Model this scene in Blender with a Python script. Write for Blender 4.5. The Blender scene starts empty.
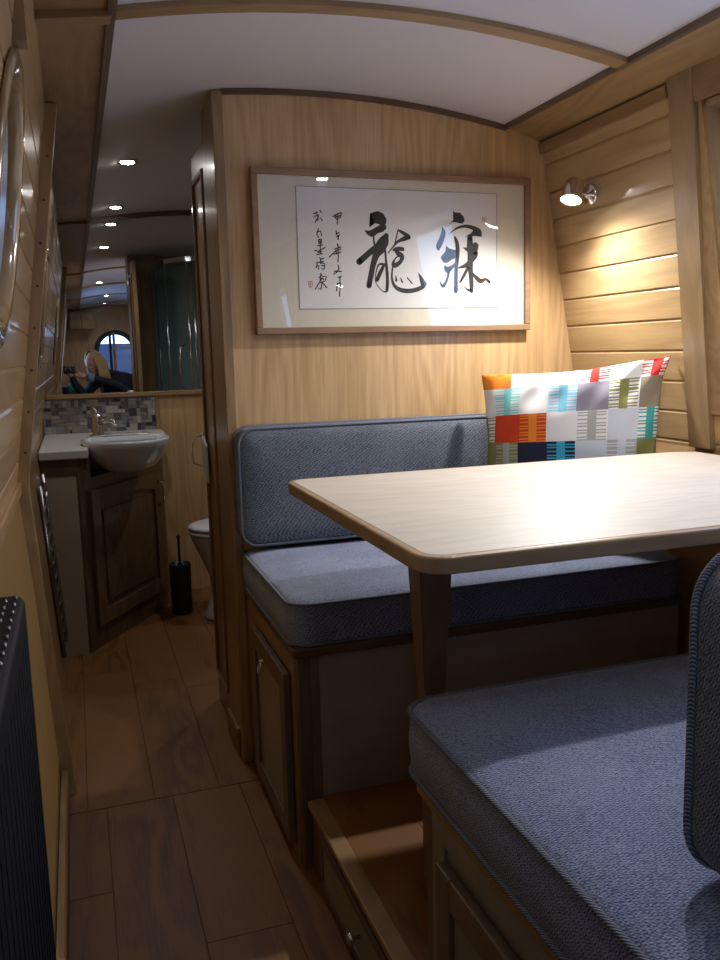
import bpy, bmesh, math, random
from mathutils import Vector, Matrix
R = math.radians
PI = math.pi
rng = random.Random(7)
scene = bpy.context.scene
COL = scene.collection

# ------------------------------------------------------------------ materials
def new_mat(name):
    m = bpy.data.materials.new(name); m.use_nodes = True
    nt = m.node_tree; nt.nodes.clear()
    out = nt.nodes.new('ShaderNodeOutputMaterial')
    b = nt.nodes.new('ShaderNodeBsdfPrincipled')
    nt.links.new(b.outputs[0], out.inputs[0])
    return m, nt, b, out

def plain(name, col, rough=.5, metal=0., bump=0., bscale=200., coat=0., var=.04, spec=.5):
    m, nt, b, out = new_mat(name)
    L = nt.links.new; N = nt.nodes.new
    tc = N('ShaderNodeTexCoord'); no = N('ShaderNodeTexNoise')
    no.inputs['Scale'].default_value = bscale; no.inputs['Detail'].default_value = 3
    L(tc.outputs['Object'], no.inputs['Vector'])
    mx = N('ShaderNodeMix'); mx.data_type = 'RGBA'
    mx.inputs[6].default_value = tuple(max(0, c*(1-var)) for c in col)+(1,)
    mx.inputs[7].default_value = tuple(min(1, c*(1+var)) for c in col)+(1,)
    L(no.outputs[0], mx.inputs[0]); L(mx.outputs[2], b.inputs['Base Color'])
    b.inputs['Roughness'].default_value = rough
    b.inputs['Metallic'].default_value = metal
    b.inputs['Coat Weight'].default_value = coat
    b.inputs['Coat Roughness'].default_value = .08
    b.inputs['Specular IOR Level'].default_value = spec
    if bump:
        bp = N('ShaderNodeBump'); bp.inputs['Strength'].default_value = bump; bp.inputs['Distance'].default_value = .002
        L(no.outputs[0], bp.inputs['Height']); L(bp.outputs[0], b.inputs['Normal'])
    return m

def wood(name, c0, c1, axis='Z', rough=.35, coat=.3, scale=1., rings=1., varamt=.35, pore=.5, broad=.0, coatr=.12, fig=.3, stretch=1.):
    """grain runs along axis; attribute rnd shifts each board"""
    m, nt, b, out = new_mat(name)
    L = nt.links.new; N = nt.nodes.new
    tc = N('ShaderNodeTexCoord'); at = N('ShaderNodeAttribute'); at.attribute_name = 'rnd'
    mu = N('ShaderNodeVectorMath'); mu.operation = 'SCALE'; mu.inputs[0].default_value = (13.7, 7.3, 17.1)
    L(at.outputs['Fac'], mu.inputs['Scale'])
    ad = N('ShaderNodeVectorMath'); L(tc.outputs['Object'], ad.inputs[0]); L(mu.outputs[0], ad.inputs[1])
    def mapped(s_long, s_cross):
        mp = N('ShaderNodeMapping')
        s = [s_cross]*3; s['XYZ'.index(axis)] = s_long
        mp.inputs['Scale'].default_value = s
        L(ad.outputs[0], mp.inputs['Vector']); return mp.outputs[0]
    # cathedral figure: contour bands of a stretched noise field
    n1 = N('ShaderNodeTexNoise'); n1.inputs['Scale'].default_value = 1.; n1.inputs['Detail'].default_value = 1.5
    L(mapped(1.6*scale/stretch, 7.*scale), n1.inputs['Vector'])
    m1 = N('ShaderNodeMath'); m1.operation = 'MULTIPLY'; m1.inputs[1].default_value = 60*rings; L(n1.outputs[0], m1.inputs[0])
    sn = N('ShaderNodeMath'); sn.operation = 'SINE'; L(m1.outputs[0], sn.inputs[0])
    mr = N('ShaderNodeMapRange'); mr.inputs[1].default_value = -1; mr.inputs[2].default_value = 1; L(sn.outputs[0], mr.inputs[0])
    # pores
    n2 = N('ShaderNodeTexNoise'); n2.inputs['Scale'].default_value = 1.; n2.inputs['Detail'].default_value = 4
    L(mapped(9*scale, 170*scale), n2.inputs['Vector'])
    n3 = N('ShaderNodeTexNoise'); n3.inputs['Scale'].default_value = 1.; n3.inputs['Detail'].default_value = 2
    L(mapped(.9*scale, 5*scale), n3.inputs['Vector'])
    a1 = N('ShaderNodeMath'); a1.operation = 'MULTIPLY_ADD'; a1.inputs[1].default_value = fig; L(mr.outputs[0], a1.inputs[0])
    p = N('ShaderNodeMath'); p.operation = 'MULTIPLY'; p.inputs[1].default_value = pore; L(n2.outputs[0], p.inputs[0]); L(p.outputs[0], a1.inputs[2])
    a2 = N('ShaderNodeMath'); a2.operation = 'MULTIPLY_ADD'; a2.inputs[1].default_value = .5+broad; L(n3.outputs[0], a2.inputs[0]); L(a1.outputs[0], a2.inputs[2])
    a3 = N('ShaderNodeMath'); a3.operation = 'MULTIPLY_ADD'; a3.inputs[1].default_value = varamt; L(at.outputs['Fac'], a3.inputs[0]); L(a2.outputs[0], a3.inputs[2])
    mr2 = N('ShaderNodeMapRange'); mr2.inputs[1].default_value = .42; mr2.inputs[2].default_value = .93+varamt*.9; L(a3.outputs[0], mr2.inputs[0])
    mx = N('ShaderNodeMix'); mx.data_type = 'RGBA'; mx.inputs[6].default_value = tuple(c1)+(1,); mx.inputs[7].default_value = tuple(c0)+(1,)
    L(mr2.outputs[0], mx.inputs[0]); L(mx.outputs[2], b.inputs['Base Color'])
    b.inputs['Roughness'].default_value = rough
    b.inputs['Coat Weight'].default_value = coat; b.inputs['Coat Roughness'].default_value = coatr
    bp = N('ShaderNodeBump'); bp.inputs['Strength'].default_value = .12; bp.inputs['Distance'].default_value = .001
    L(n2.outputs[0], bp.inputs['Height']); L(bp.outputs[0], b.inputs['Normal'])
    return m

def fabric(name, dark, light, scale=1., bump=.7):
    m, nt, b, out = new_mat(name)
    L = nt.links.new; N = nt.nodes.new
    tc = N('ShaderNodeTexCoord')
    nd = N('ShaderNodeTexNoise'); nd.inputs['Scale'].default_value = 60; L(tc.outputs['Object'], nd.inputs['Vector'])
    sc = N('ShaderNodeVectorMath'); sc.operation = 'SCALE'; sc.inputs['Scale'].default_value = .004; L(nd.outputs['Color'], sc.inputs[0])
    ad = N('ShaderNodeVectorMath'); L(tc.outputs['Object'], ad.inputs[0]); L(sc.outputs[0], ad.inputs[1])
    def wave(d, f):
        dt = N('ShaderNodeVectorMath'); dt.operation = 'DOT_PRODUCT'; dt.inputs[1].default_value = d; L(ad.outputs[0], dt.inputs[0])
        mu = N('ShaderNodeMath'); mu.operation = 'MULTIPLY'; mu.inputs[1].default_value = f*2*PI*scale; L(dt.outputs['Value'], mu.inputs[0])
        sn = N('ShaderNodeMath'); sn.operation = 'SINE'; L(mu.outputs[0], sn.inputs[0]); return sn.outputs[0]
    w1 = wave((.35, 1, .8), 205.); w2 = wave((1, -.30, .55), 150.)
    pr = N('ShaderNodeMath'); pr.operation = 'MULTIPLY'; L(w1, pr.inputs[0]); L(w2, pr.inputs[1])
    p2 = N('ShaderNodeMath'); p2.operation = 'MULTIPLY_ADD'; p2.inputs[1].default_value = .55; L(w1, p2.inputs[0]); L(pr.outputs[0], p2.inputs[2])
    n1 = N('ShaderNodeTexNoise'); n1.inputs['Scale'].default_value = 330*scale; n1.inputs['Detail'].default_value = 3; L(tc.outputs['Object'], n1.inputs['Vector'])
    n3 = N('ShaderNodeTexNoise'); n3.inputs['Scale'].default_value = 7; L(tc.outputs['Object'], n3.inputs['Vector'])
    s = N('ShaderNodeMath'); s.operation = 'MULTIPLY_ADD'; s.inputs[1].default_value = .20; s.inputs[2].default_value = .0; L(p2.outputs[0], s.inputs[0])
    s1 = N('ShaderNodeMath'); s1.operation = 'MULTIPLY_ADD'; s1.inputs[1].default_value = 1.15; L(n1.outputs[0], s1.inputs[0]); L(s.outputs[0], s1.inputs[2])
    s2 = N('ShaderNodeMath'); s2.operation = 'MULTIPLY_ADD'; s2.inputs[1].default_value = .3; L(n3.outputs[0], s2.inputs[0]); L(s1.outputs[0], s2.inputs[2])
    mr = N('ShaderNodeMapRange'); mr.inputs[1].default_value = .46; mr.inputs[2].default_value = .98; L(s2.outputs[0], mr.inputs[0])
    mx = N('ShaderNodeMix'); mx.data_type = 'RGBA'; mx.inputs[6].default_value = tuple(dark)+(1,); mx.inputs[7].default_value = tuple(light)+(1,)
    L(mr.outputs[0], mx.inputs[0]); L(mx.outputs[2], b.inputs['Base Color'])
    b.inputs['Roughness'].default_value = .95; b.inputs['Specular IOR Level'].default_value = .15
    b.inputs['Sheen Weight'].default_value = .2
    bp = N('ShaderNodeBump'); bp.inputs['Strength'].default_value = bump; bp.inputs['Distance'].default_value = .0015
    L(s1.outputs[0], bp.inputs['Height']); L(bp.outputs[0], b.inputs['Normal'])
    return m

def cord(name, dark, light):
    """twisted cord: fine slanting stripes"""
    m, nt, b, out = new_mat(name)
    L = nt.links.new; N = nt.nodes.new
    tc = N('ShaderNodeTexCoord'); dt = N('ShaderNodeVectorMath'); dt.operation = 'DOT_PRODUCT'; dt.inputs[1].default_value = (1, 1, 1.2); L(tc.outputs['Object'], dt.inputs[0])
    mu = N('ShaderNodeMath'); mu.operation = 'MULTIPLY'; mu.inputs[1].default_value = 2*PI*190; L(dt.outputs['Value'], mu.inputs[0])
    sn = N('ShaderNodeMath'); sn.operation = 'SINE'; L(mu.outputs[0], sn.inputs[0])
    mr = N('ShaderNodeMapRange'); mr.inputs[1].default_value = -1; L(sn.outputs[0], mr.inputs[0])
    mx = N('ShaderNodeMix'); mx.data_type = 'RGBA'; mx.inputs[6].default_value = tuple(dark)+(1,); mx.inputs[7].default_value = tuple(light)+(1,)
    L(mr.outputs[0], mx.inputs[0]); L(mx.outputs[2], b.inputs['Base Color']); b.inputs['Roughness'].default_value = .9
    bp = N('ShaderNodeBump'); bp.inputs['Strength'].default_value = .7; bp.inputs['Distance'].default_value = .002
    L(mr.outputs[0], bp.inputs['Height']); L(bp.outputs[0], b.inputs['Normal'])
    return m

def emis(name, col, s):
    m, nt, b, out = new_mat(name)
    b.inputs['Base Color'].default_value = (.8, .8, .8, 1)
    b.inputs['Emission Color'].default_value = tuple(col)+(1,); b.inputs['Emission Strength'].default_value = s
    return m

def glass(name, tint=(1, 1, 1), refl=1., rough=0., fac=None):
    """thin pane: fresnel mix of clear transmission and mirror gloss"""
    m, nt, b, out = new_mat(name)
    nt.nodes.remove(b)
    L = nt.links.new; N = nt.nodes.new
    t = N('ShaderNodeBsdfTransparent'); t.inputs[0].default_value = tuple(tint)+(1,)
    g = N('ShaderNodeBsdfGlossy'); g.inputs['Roughness'].default_value = rough; g.inputs[0].default_value = (refl, refl, refl, 1)
    lw_ = N('ShaderNodeLayerWeight'); lw_.inputs[0].default_value = .5
    pw = N('ShaderNodeMath'); pw.operation = 'POWER'; pw.inputs[1].default_value = 5; L(lw_.outputs['Facing'], pw.inputs[0])
    fr = N('ShaderNodeMath'); fr.operation = 'MULTIPLY_ADD'; fr.inputs[1].default_value = .6; fr.inputs[2].default_value = .035; L(pw.outputs[0], fr.inputs[0])
    mx = N('ShaderNodeMixShader')
    if fac is None: L(fr.outputs[0], mx.inputs[0])
    else: mx.inputs[0].default_value = fac
    L(t.outputs[0], mx.inputs[1]); L(g.outputs[0], mx.inputs[2]); L(mx.outputs[0], out.inputs[0])
    return m

def attr_mat(name, stops, rough=.4, coat=0):
    """colour of each little piece picked by its own rnd value"""
    m, nt, b, out = new_mat(name)
    L = nt.links.new; N = nt.nodes.new
    at = N('ShaderNodeAttribute'); at.attribute_name = 'rnd'
    cr = N('ShaderNodeValToRGB'); cr.color_ramp.interpolation = 'CONSTANT'
    e = cr.color_ramp.elements
    while len(e) < len(stops): e.new(.5)
    for i, c in enumerate(stops): e[i].position = i/len(stops); e[i].color = tuple(c)+(1,)
    L(at.outputs['Fac'], cr.inputs[0]); L(cr.outputs[0], b.inputs['Base Color'])
    b.inputs['Roughness'].default_value = rough; b.inputs['Coat Weight'].default_value = coat
    return m

OAK0, OAK1 = (.68, .455, .235), (.44, .27, .12)
M = {}
M['oak_v'] = wood('oak_veneer_upright', OAK0, OAK1, 'Z', rough=.38, coat=.15, rings=1.2, varamt=.1, fig=.22, stretch=2.4, pore=.65)
M['oak_y'] = wood('oak_boards_lengthwise', (.52, .33, .17), (.33, .185, .085), 'Y', rough=.3, coat=.5, rings=.45, varamt=.3, broad=.2)
M['oak_x'] = wood('oak_crosswise', (.44, .285, .135), (.28, .17, .075), 'X', rough=.4, coat=.2)
M['oak_t'] = wood('oak_trim_lengthwise', (.40, .255, .12), (.25, .15, .065), 'Y', rough=.45, coat=.1)
M['oak_p'] = wood('oak_trim_upright', (.42, .285, .145), (.26, .165, .08), 'Z', rough=.35, coat=.3)
M['frame'] = wood('picture_frame_oak', (.33, .20, .115), (.22, .125, .065), 'X', rough=.45, coat=.1)
M['lime'] = wood('pale_limed_panel', (.38, .34, .275), (.30, .265, .21), 'X', rough=.5, coat=.05, rings=.4)
M['table'] = wood('table_oak', (.57, .51, .44), (.46, .405, .335), 'X', rough=.5, coat=.0, rings=.8, pore=1., scale=1.3, coatr=.3)
M['table_e'] = wood('table_edge_oak', (.42, .30, .18), (.30, .20, .115), 'X', rough=.35, coat=.25)
M['leg'] = wood('table_leg_oak', (.24, .15, .09), (.15, .09, .052), 'Z', rough=.4, coat=.2)
M['darkrail'] = wood('dark_oak_rail', (.17, .11, .068), (.10, .062, .038), 'Y', rough=.4, coat=.2)
M['darkrail_x'] = wood('dark_oak_rail_cross', (.17, .11, .068), (.10, .062, .038), 'X', rough=.4, coat=.2)
M['darkrail_z'] = wood('dark_oak_stile', (.19, .125, .08), (.11, .07, .043), 'Z', rough=.4, coat=.2)
M['floor'] = wood('floor_planks', (.22, .095, .026), (.018, .007, .0025), 'Y', rough=.5, coat=.0, rings=.7, fig=.32, pore=.75, varamt=.25, broad=.6, coatr=.3)
M['vdoor'] = wood('vanity_door_wood', (.21, .115, .055), (.10, .052, .026), 'Z', rough=.4, coat=.2)
M['cream'] = plain('cream_cabinet_panel', (.50, .43, .30), .55, var=.06)
M['ceil'] = plain('ceiling_vinyl', (.66, .65, .69), .7, bump=.15, bscale=600)
M['white'] = plain('white_ceramic', (.72, .74, .80), .12, coat=.6)
M['worktop'] = plain('white_worktop', (.66, .66, .66), .3)
M['plastic'] = plain('white_plastic', (.7, .72, .75), .3)
M['chrome'] = plain('chrome', (.75, .75, .77), .12, metal=1.)
M['chrome_d'] = plain('dark_chrome', (.30, .30, .32), .25, metal=1.)
M['black'] = plain('black_metal', (.02, .02, .024), .4)
M['leather'] = plain('black_leather', (.007, .007, .010), .6, bump=.4, bscale=350, spec=.12)
M['stitch'] = plain('shiny_stitch', (.5, .52, .6), .3, metal=.6)
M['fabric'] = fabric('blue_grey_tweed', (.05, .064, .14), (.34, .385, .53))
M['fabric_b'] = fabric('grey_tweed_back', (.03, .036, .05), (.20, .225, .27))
M['fabric_p'] = cord('piping_cord', (.05, .06, .085), (.27, .30, .37))
M['paper'] = plain('rice_paper', (.69, .68, .66), .9, bscale=8, var=.05)
M['mat'] = plain('cream_mount', (.66, .61, .49), .9, bscale=40, var=.05)
M['line'] = plain('grey_mount_line', (.18, .18, .18), .8)
M['ink'] = plain('black_ink', (.012, .012, .015), .7)
M['seal'] = plain('red_seal_ink', (.55, .18, .16), .8)
M['mirror'] = plain('mirror_silver', (.74, .76, .78), .005, metal=1., var=0)
M['pglass'] = glass('picture_glass', fac=.03)
M['wglass'] = glass('window_glass', (.93, .95, 1.))
M['dglass'] = glass('dimming_door_glass', (.17, .19, .24))  # dark tint put in to dim the overbright daylight behind the rear doors
M['tube'] = plain('liner_daylight_sheen', (.40, .43, .48), .15, coat=.8)  # pale blue-grey colour stands in for daylight reflected in the porthole
M['sglass'] = glass('shower_glass', (.86, .93, .95), .8, fac=.05)
M['bulb'] = emis('led_bulb', (1, .97, .93), 60.)
M['bulb2'] = emis('reading_bulb', (1, .97, .95), 90.)
M['tile'] = attr_mat('mosaic_tiles', [(.10, .095, .10), (.26, .25, .24), (.36, .35, .32), (.17, .16, .17), (.30, .27, .22), (.045, .045, .055), (.42, .41, .39), (.22, .20, .19)], .2, .4)
M['grout'] = plain('grey_grout', (.26, .25, .24), .9)
M['showerwall'] = plain('grey_shower_board', (.34, .41, .42), .3)
M['skin'] = plain('skin', (.55, .30, .21), .5)
M['hair'] = plain('blonde_hair', (.42, .27, .10), .5, bump=.6, bscale=120, var=.4)
M['navy'] = plain('dark_jumper', (.012, .013, .022), .9, bump=.4)
M['jeans'] = plain('blue_jeans', (.05, .08, .16), .9, bump=.3)
M['cuff'] = plain('pale_blue_cloth', (.17, .22, .32), .9, bump=.3)
M['green'] = plain('green_cloth', (.02, .22, .10), .8, bump=.3)
M['lip'] = plain('lips', (.45, .13, .12), .5)
M['eye'] = plain('eye', (.03, .02, .02), .2)
M['yellow'] = plain('ochre_post', (.45, .28, .06), .5)
M['plug'] = plain('dark_screw_plug', (.05, .025, .012), .6)

# ------------------------------------------------------------------ mesh helpers
class MB:
    def __init__(s):
        s.v = []; s.f = []; s.r = []; s.sm = []
    def add(s, verts, faces, rnd=0., smooth=False):
        o = len(s.v); s.v += [Vector(v) for v in verts]; s.r += [rnd]*len(verts)
        s.f += [tuple(i+o for i in f) for f in faces]; s.sm += [smooth]*len(faces)
        return s
    def bm(s, b, rnd=0., smooth=False):
        b.verts.ensure_lookup_table(); b.verts.index_update()
        s.add([v.co.copy() for v in b.verts], [[v.index for v in f.verts] for f in b.faces], rnd, smooth)
        b.free(); return s
    def box(s, x0, x1, y0, y1, z0, z1, bev=0., rnd=0., seg=2, mat=None):
        b = bmesh.new(); bmesh.ops.create_cube(b, size=1)
        for v in b.verts:
            v.co = Vector(((x0+x1)/2+v.co.x*(x1-x0), (y0+y1)/2+v.co.y*(y1-y0), (z0+z1)/2+v.co.z*(z1-z0)))
        if bev: bmesh.ops.bevel(b, geom=list(b.edges), offset=bev, segments=seg, affect='EDGES', profile=.5)
        if mat: bmesh.ops.transform(b, matrix=mat, verts=b.verts)
        return s.bm(b, rnd)
    def prism(s, prof, y0, y1, axis='Y', rnd=0., bev=0.):
        """extrude a closed 2-D outline; axis Y: prof=(x,z); axis X: prof=(y,z); axis Z: prof=(x,y)"""
        def P(a, c, t): return {'Y': (a, t, c), 'X': (t, a, c), 'Z': (a, c, t)}[axis]
        n = len(prof); vs = [P(a, c, y0) for a, c in prof]+[P(a, c, y1) for a, c in prof]
        fs = [tuple(range(n)), tuple(range(2*n-1, n-1, -1))]+[(i, n+i, n+(i+1) % n, (i+1) % n) for i in range(n)]
        if not bev: return s.add(vs, fs, rnd)
        b = bmesh.new(); bv = [b.verts.new(v) for v in vs]
        for f in fs: b.faces.new([bv[i] for i in f])
        bmesh.ops.recalc_face_normals(b, faces=b.faces)
        bmesh.ops.bevel(b, geom=list(b.edges), offset=bev, segments=2, affect='EDGES', profile=.5)
        return s.bm(b, rnd)
    def tube(s, pts, r, seg=8, closed=False, cap=True, rnd=0.):
        pts = [Vector(p) for p in pts]; n = len(pts); rs = r if hasattr(r, '__len__') else [r]*n
        vs = []; up = None
        for i, p in enumerate(pts):
            a = pts[(i-1) % n] if (closed or i > 0) else p; c = pts[(i+1) % n] if (closed or i < n-1) else p
            t = (c-a).normalized()
            if up is None: up = t.orthogonal().normalized()
            up = (up-t*up.dot(t)).normalized(); w = t.cross(up)
            for k in range(seg):
                an = 2*PI*k/seg; vs.append(p+(up*math.cos(an)+w*math.sin(an))*rs[i])
        fs = []
        for i in range(n if closed else n-1):
            j = (i+1) % n
            off = 0
            if closed and j == 0:
                off = min(range(seg), key=lambda q: (vs[i*seg]-vs[q]).length)
            for k in range(seg):
                fs.append((i*seg+k, i*seg+(k+1) % seg, j*seg+(k+1+off) % seg, j*seg+(k+off) % seg))
        if cap and not closed: fs += [tuple(range(seg))[::-1], tuple(range((n-1)*seg, n*seg))]
        return s.add(vs, fs, rnd, True)
    def lathe(s, prof, center=(0, 0, 0), seg=32, mat=None, sx=1., sy=1., rnd=0.):
        """prof = (r, z) pairs revolved about Z"""
        vs = []; fs = []; c = Vector(center)
        for r_, z in prof:
            for k in range(seg):
                an = 2*PI*k/seg; v = Vector((max(r_, 1e-5)*math.cos(an)*sx, max(r_, 1e-5)*math.sin(an)*sy, z))
                if mat: v = mat @ v
                vs.append(v+c)
        for i in range(len(prof)-1):
            for k in range(seg):
                fs.append((i*seg+k, i*seg+(k+1) % seg, (i+1)*seg+(k+1) % seg, (i+1)*seg+k))
        fs += [tuple(range(seg))[::-1], tuple(range((len(prof)-1)*seg, len(prof)*seg))]
        return s.add(vs, fs, rnd, True)
    def pad(s, hx, hy, prof, rc=.05, mat=None, n=8):
        """prof = (inset, z) list from bottom centre to top centre over a rounded rectangle"""
        vs = []; fs = []; N = 4*(n+1)
        # straight sides get extra points so the crown is smooth
        for d, z in prof:
            d = min(d, min(hx, hy)*.96)
            rr = max(rc-d, .004); ax = hx-d-rr; ay = hy-d-rr
            ax = max(ax, .001); ay = max(ay, .001)
            for q, (sx, sy) in enumerate(((1, 1), (-1, 1), (-1, -1), (1, -1))):
                for k in range(n+1):
                    an = PI/2*q+PI/2*k/n
                    v = Vector((sx*ax+rr*math.cos(an), sy*ay+rr*math.sin(an), z))
                    vs.append(mat @ v if mat else v)
        for i in range(len(prof)-1):
            for k in range(N): fs.append((i*N+k, i*N+(k+1) % N, (i+1)*N+(k+1) % N, (i+1)*N+k))
        fs += [tuple(range(N))[::-1], tuple(range((len(prof)-1)*N, len(prof)*N))]
        return s.add(vs, fs, 0., True)
    def rrloop(s, hx, hy, rc, z, mat, r=.0045, n=8):
        pts = []
        for q, (sx, sy) in enumerate(((1, 1), (-1, 1), (-1, -1), (1, -1))):
            for k in range(n+1):
                an = PI/2*q+PI/2*k/n
                pts.append(mat @ Vector((sx*(hx-rc)+rc*math.cos(an), sy*(hy-rc)+rc*math.sin(an), z)))
        # subdivide the straights
        out = []
        for i, p in enumerate(pts):
            q_ = pts[(i+1) % len(pts)]; L = (q_-p).length; m_ = max(1, int(L/.06))
            for k in range(m_): out.append(p.lerp(q_, k/m_))
        return s.tube(out, r, 8, closed=True)
    def build(s, name, mat, parent=None, mats=None, fidx=None):
        me = bpy.data.meshes.new(name)
        org = wloc(parent) if parent else Vector((0, 0, 0))
        me.from_pydata([v-org for v in s.v], [], s.f); me.validate(clean_customdata=False)
        b = bmesh.new(); b.from_mesh(me); bmesh.ops.recalc_face_normals(b, faces=b.faces); b.to_mesh(me); b.free()
        if len(me.polygons) == len(s.sm): me.polygons.foreach_set('use_smooth', s.sm)
        a = me.attributes.new('rnd', 'FLOAT', 'POINT')
        if len(me.vertices) == len(s.r): a.data.foreach_set('value', s.r)
        o = bpy.data.objects.new(name, me); COL.objects.link(o)
        if mats:
            for m_ in mats: me.materials.append(m_)
            me.polygons.foreach_set('material_index', fidx)
        else: me.materials.append(M[mat] if isinstance(mat, str) else mat)
        if parent: o.parent = parent
        return o
ORG = {}
def wloc(o):
    v = Vector((0, 0, 0))
    while o: v = v+o.location; o = o.parent
    return v
def tag(o, label, cat, group=None, kind=None):
    o['label'] = label; o['category'] = cat
    if group: o['group'] = group
    if kind: o['kind'] = kind
    return o
def thing(name, loc, label, cat, group=None):
    o = bpy.data.objects.new(name, None); COL.objects.link(o); o.location = loc; o.empty_display_size = .05
    return tag(o, label, cat, group)
def struct(o, label=None):
    o['kind'] = 'structure'
    if label: o['label'] = label
    return o
def boolean_cut(o, cutters):
    """cut real openings into a wall mesh, then throw the cutters away"""
    for c in cutters:
        md = o.modifiers.new('cut', 'BOOLEAN'); md.operation = 'DIFFERENCE'; md.object = c; md.solver = 'EXACT'
    bpy.context.view_layer.update()
    dg = bpy.context.evaluated_depsgraph_get()
    me = bpy.data.meshes.new_from_object(o.evaluated_get(dg))
    o.modifiers.clear(); o.data = me
    for c in cutters: bpy.data.objects.remove(c)
M['gloss_oak'] = wood('glossy_porthole_oak', (.40, .27, .14), (.28, .18, .085), 'Z', rough=.15, coat=1.)
M['oak_low'] = wood('golden_oak_lining', (.38, .24, .10), (.25, .15, .055), 'Z', rough=.4, coat=.15, rings=.8, fig=.2, stretch=2)
M['gloss'] = wood('glossy_moulding', (.30, .17, .08), (.19, .10, .045), 'Z', rough=.18, coat=.8)
E_READ, E_READ2, E_BATH, E_TABLE, E_AISLE, E_REAR, E_SKY, EXPO = 30., .8, 5., 20., .8, 4., 4., .42
BIG_POLYS=[[(3437,3426),(3678,3501),(3848,3437),(3948,3283),(3928,3142),(3805,3077),(3686,3137),(3584,3150),(3410,3027),(3550,3180),(3569,3243)],
[(3261,2949),(3425,2944),(3633,3057),(3807,3139),(3927,3111),(3942,3017),(3836,2921),(3663,2870),(3540,2768),(3438,2772),(3320,2848)],
[(4914,1780),(5045,1645),(5193,1451),(5021,1305),(4971,1515)],
[(6073,3581),(6134,3529),(6306,3527),(6425,3410),(6459,3290),(6372,3203),(6166,3237),(6046,3243),(5909,3132),(6081,3310),(6106,3371)],
[(6473,2834),(6664,2936),(6752,3038),(7031,2967),(7023,2839),(6786,2856),(6611,2831)],
[(5835,2565),(5936,2476),(6073,2447),(6279,2405),(6226,2236),(6036,2157),(5863,2049),(5744,2063),(5650,2214),(5816,2398)],
[(6384,2513),(6540,2515),(6715,2625),(6820,2688),(6924,2598),(6895,2444),(6678,2364),(6504,2408)]]
BIG_STROKES=[[(3537,2789,26),(3541,2664,30),(3559,2555,33)],
[(3931,2813,73),(3796,2637,126),(3654,2478,112),(3479,2381,92),(3235,2189,89),(3078,2062,95)],
[(3936,2718,60),(3792,2464,126),(3615,2272,106),(3504,1987,86),(3428,1670,83),(3359,1384,83)],
[(3955,2813,46),(3926,2592,66),(3825,2401,46)],
[(3882,2465,33),(3900,2181,33),(3919,1927,43),(3939,1609,47),(3922,1289,50),(3875,1206,27),(3764,1241,13),(3628,1385,13),(3559,1544,13),(3596,1798,17),(3684,1989,30),(3850,1996,33)],
[(3832,1958,43),(3724,1767,60),(3615,1550,60)],
[(3979,2324,17),(4175,2533,27),(4282,2645,40),(4495,2735,67),(4636,2778,64)],
[(4307,2978,27),(4428,2917,47),(4619,2810,60)],
[(4296,2962,20),(4250,2787,20),(4183,2565,17)],
[(4155,2406,40),(4279,2446,60),(4436,2435,60)],
[(4190,2406,33),(4311,2297,80),(4421,2212,67),(4341,2058,60),(4181,1967,74),(4123,2024,47),(4221,2184,20),(4327,2249,27)],
[(4111,1929,27),(4081,1673,30),(4118,1449,44),(4256,1298,61),(4502,1231,68),(4787,1250,65),(5040,1337,62),(5160,1425,34)],
[(4204,1674,13),(4218,1530,37)],
[(4350,1610,13),(4408,1488,27)],
[(4573,1611,20),(4719,1450,20)],
[(5941,2900,10),(6130,3034,26),(6337,3120,39),(6544,3134,49),(6752,3084,65),(6919,2996,85),(6967,2890,59)],
[(5721,3076,16),(5754,2942,71),(5701,2760,83),(5596,2547,87),(5585,2456,48)],
[(6135,2798,39),(6202,2617,62),(6214,2373,68),(6180,2067,62),(6160,1760,62),(6150,1453,65),(6148,1231,72)],
[(5801,1942,39),(5878,1845,91),(6017,1928,59),(6155,2030,39)],
[(5919,1820,45),(5876,1606,33),(5799,1452,46),(5709,1366,45),(5618,1513,10)],
[(6629,2807,85),(6627,2562,105),(6650,2317,105),(6635,2071,92),(6647,1763,79),(6673,1454,73),(6672,1221,60)],
[(6672,1242,53),(6539,1267,30),(6410,1376,7)],
[(6811,2381,79),(6800,2273,79),(6677,2133,72),(6467,1978,59),(6258,1915,23)],
[(6571,1948,49),(6430,1700,49),(6289,1484,30)],
[(6703,1763,26),(6849,1609,66),(6990,1523,73),(7149,1579,40),(7274,1501,47)]]
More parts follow.
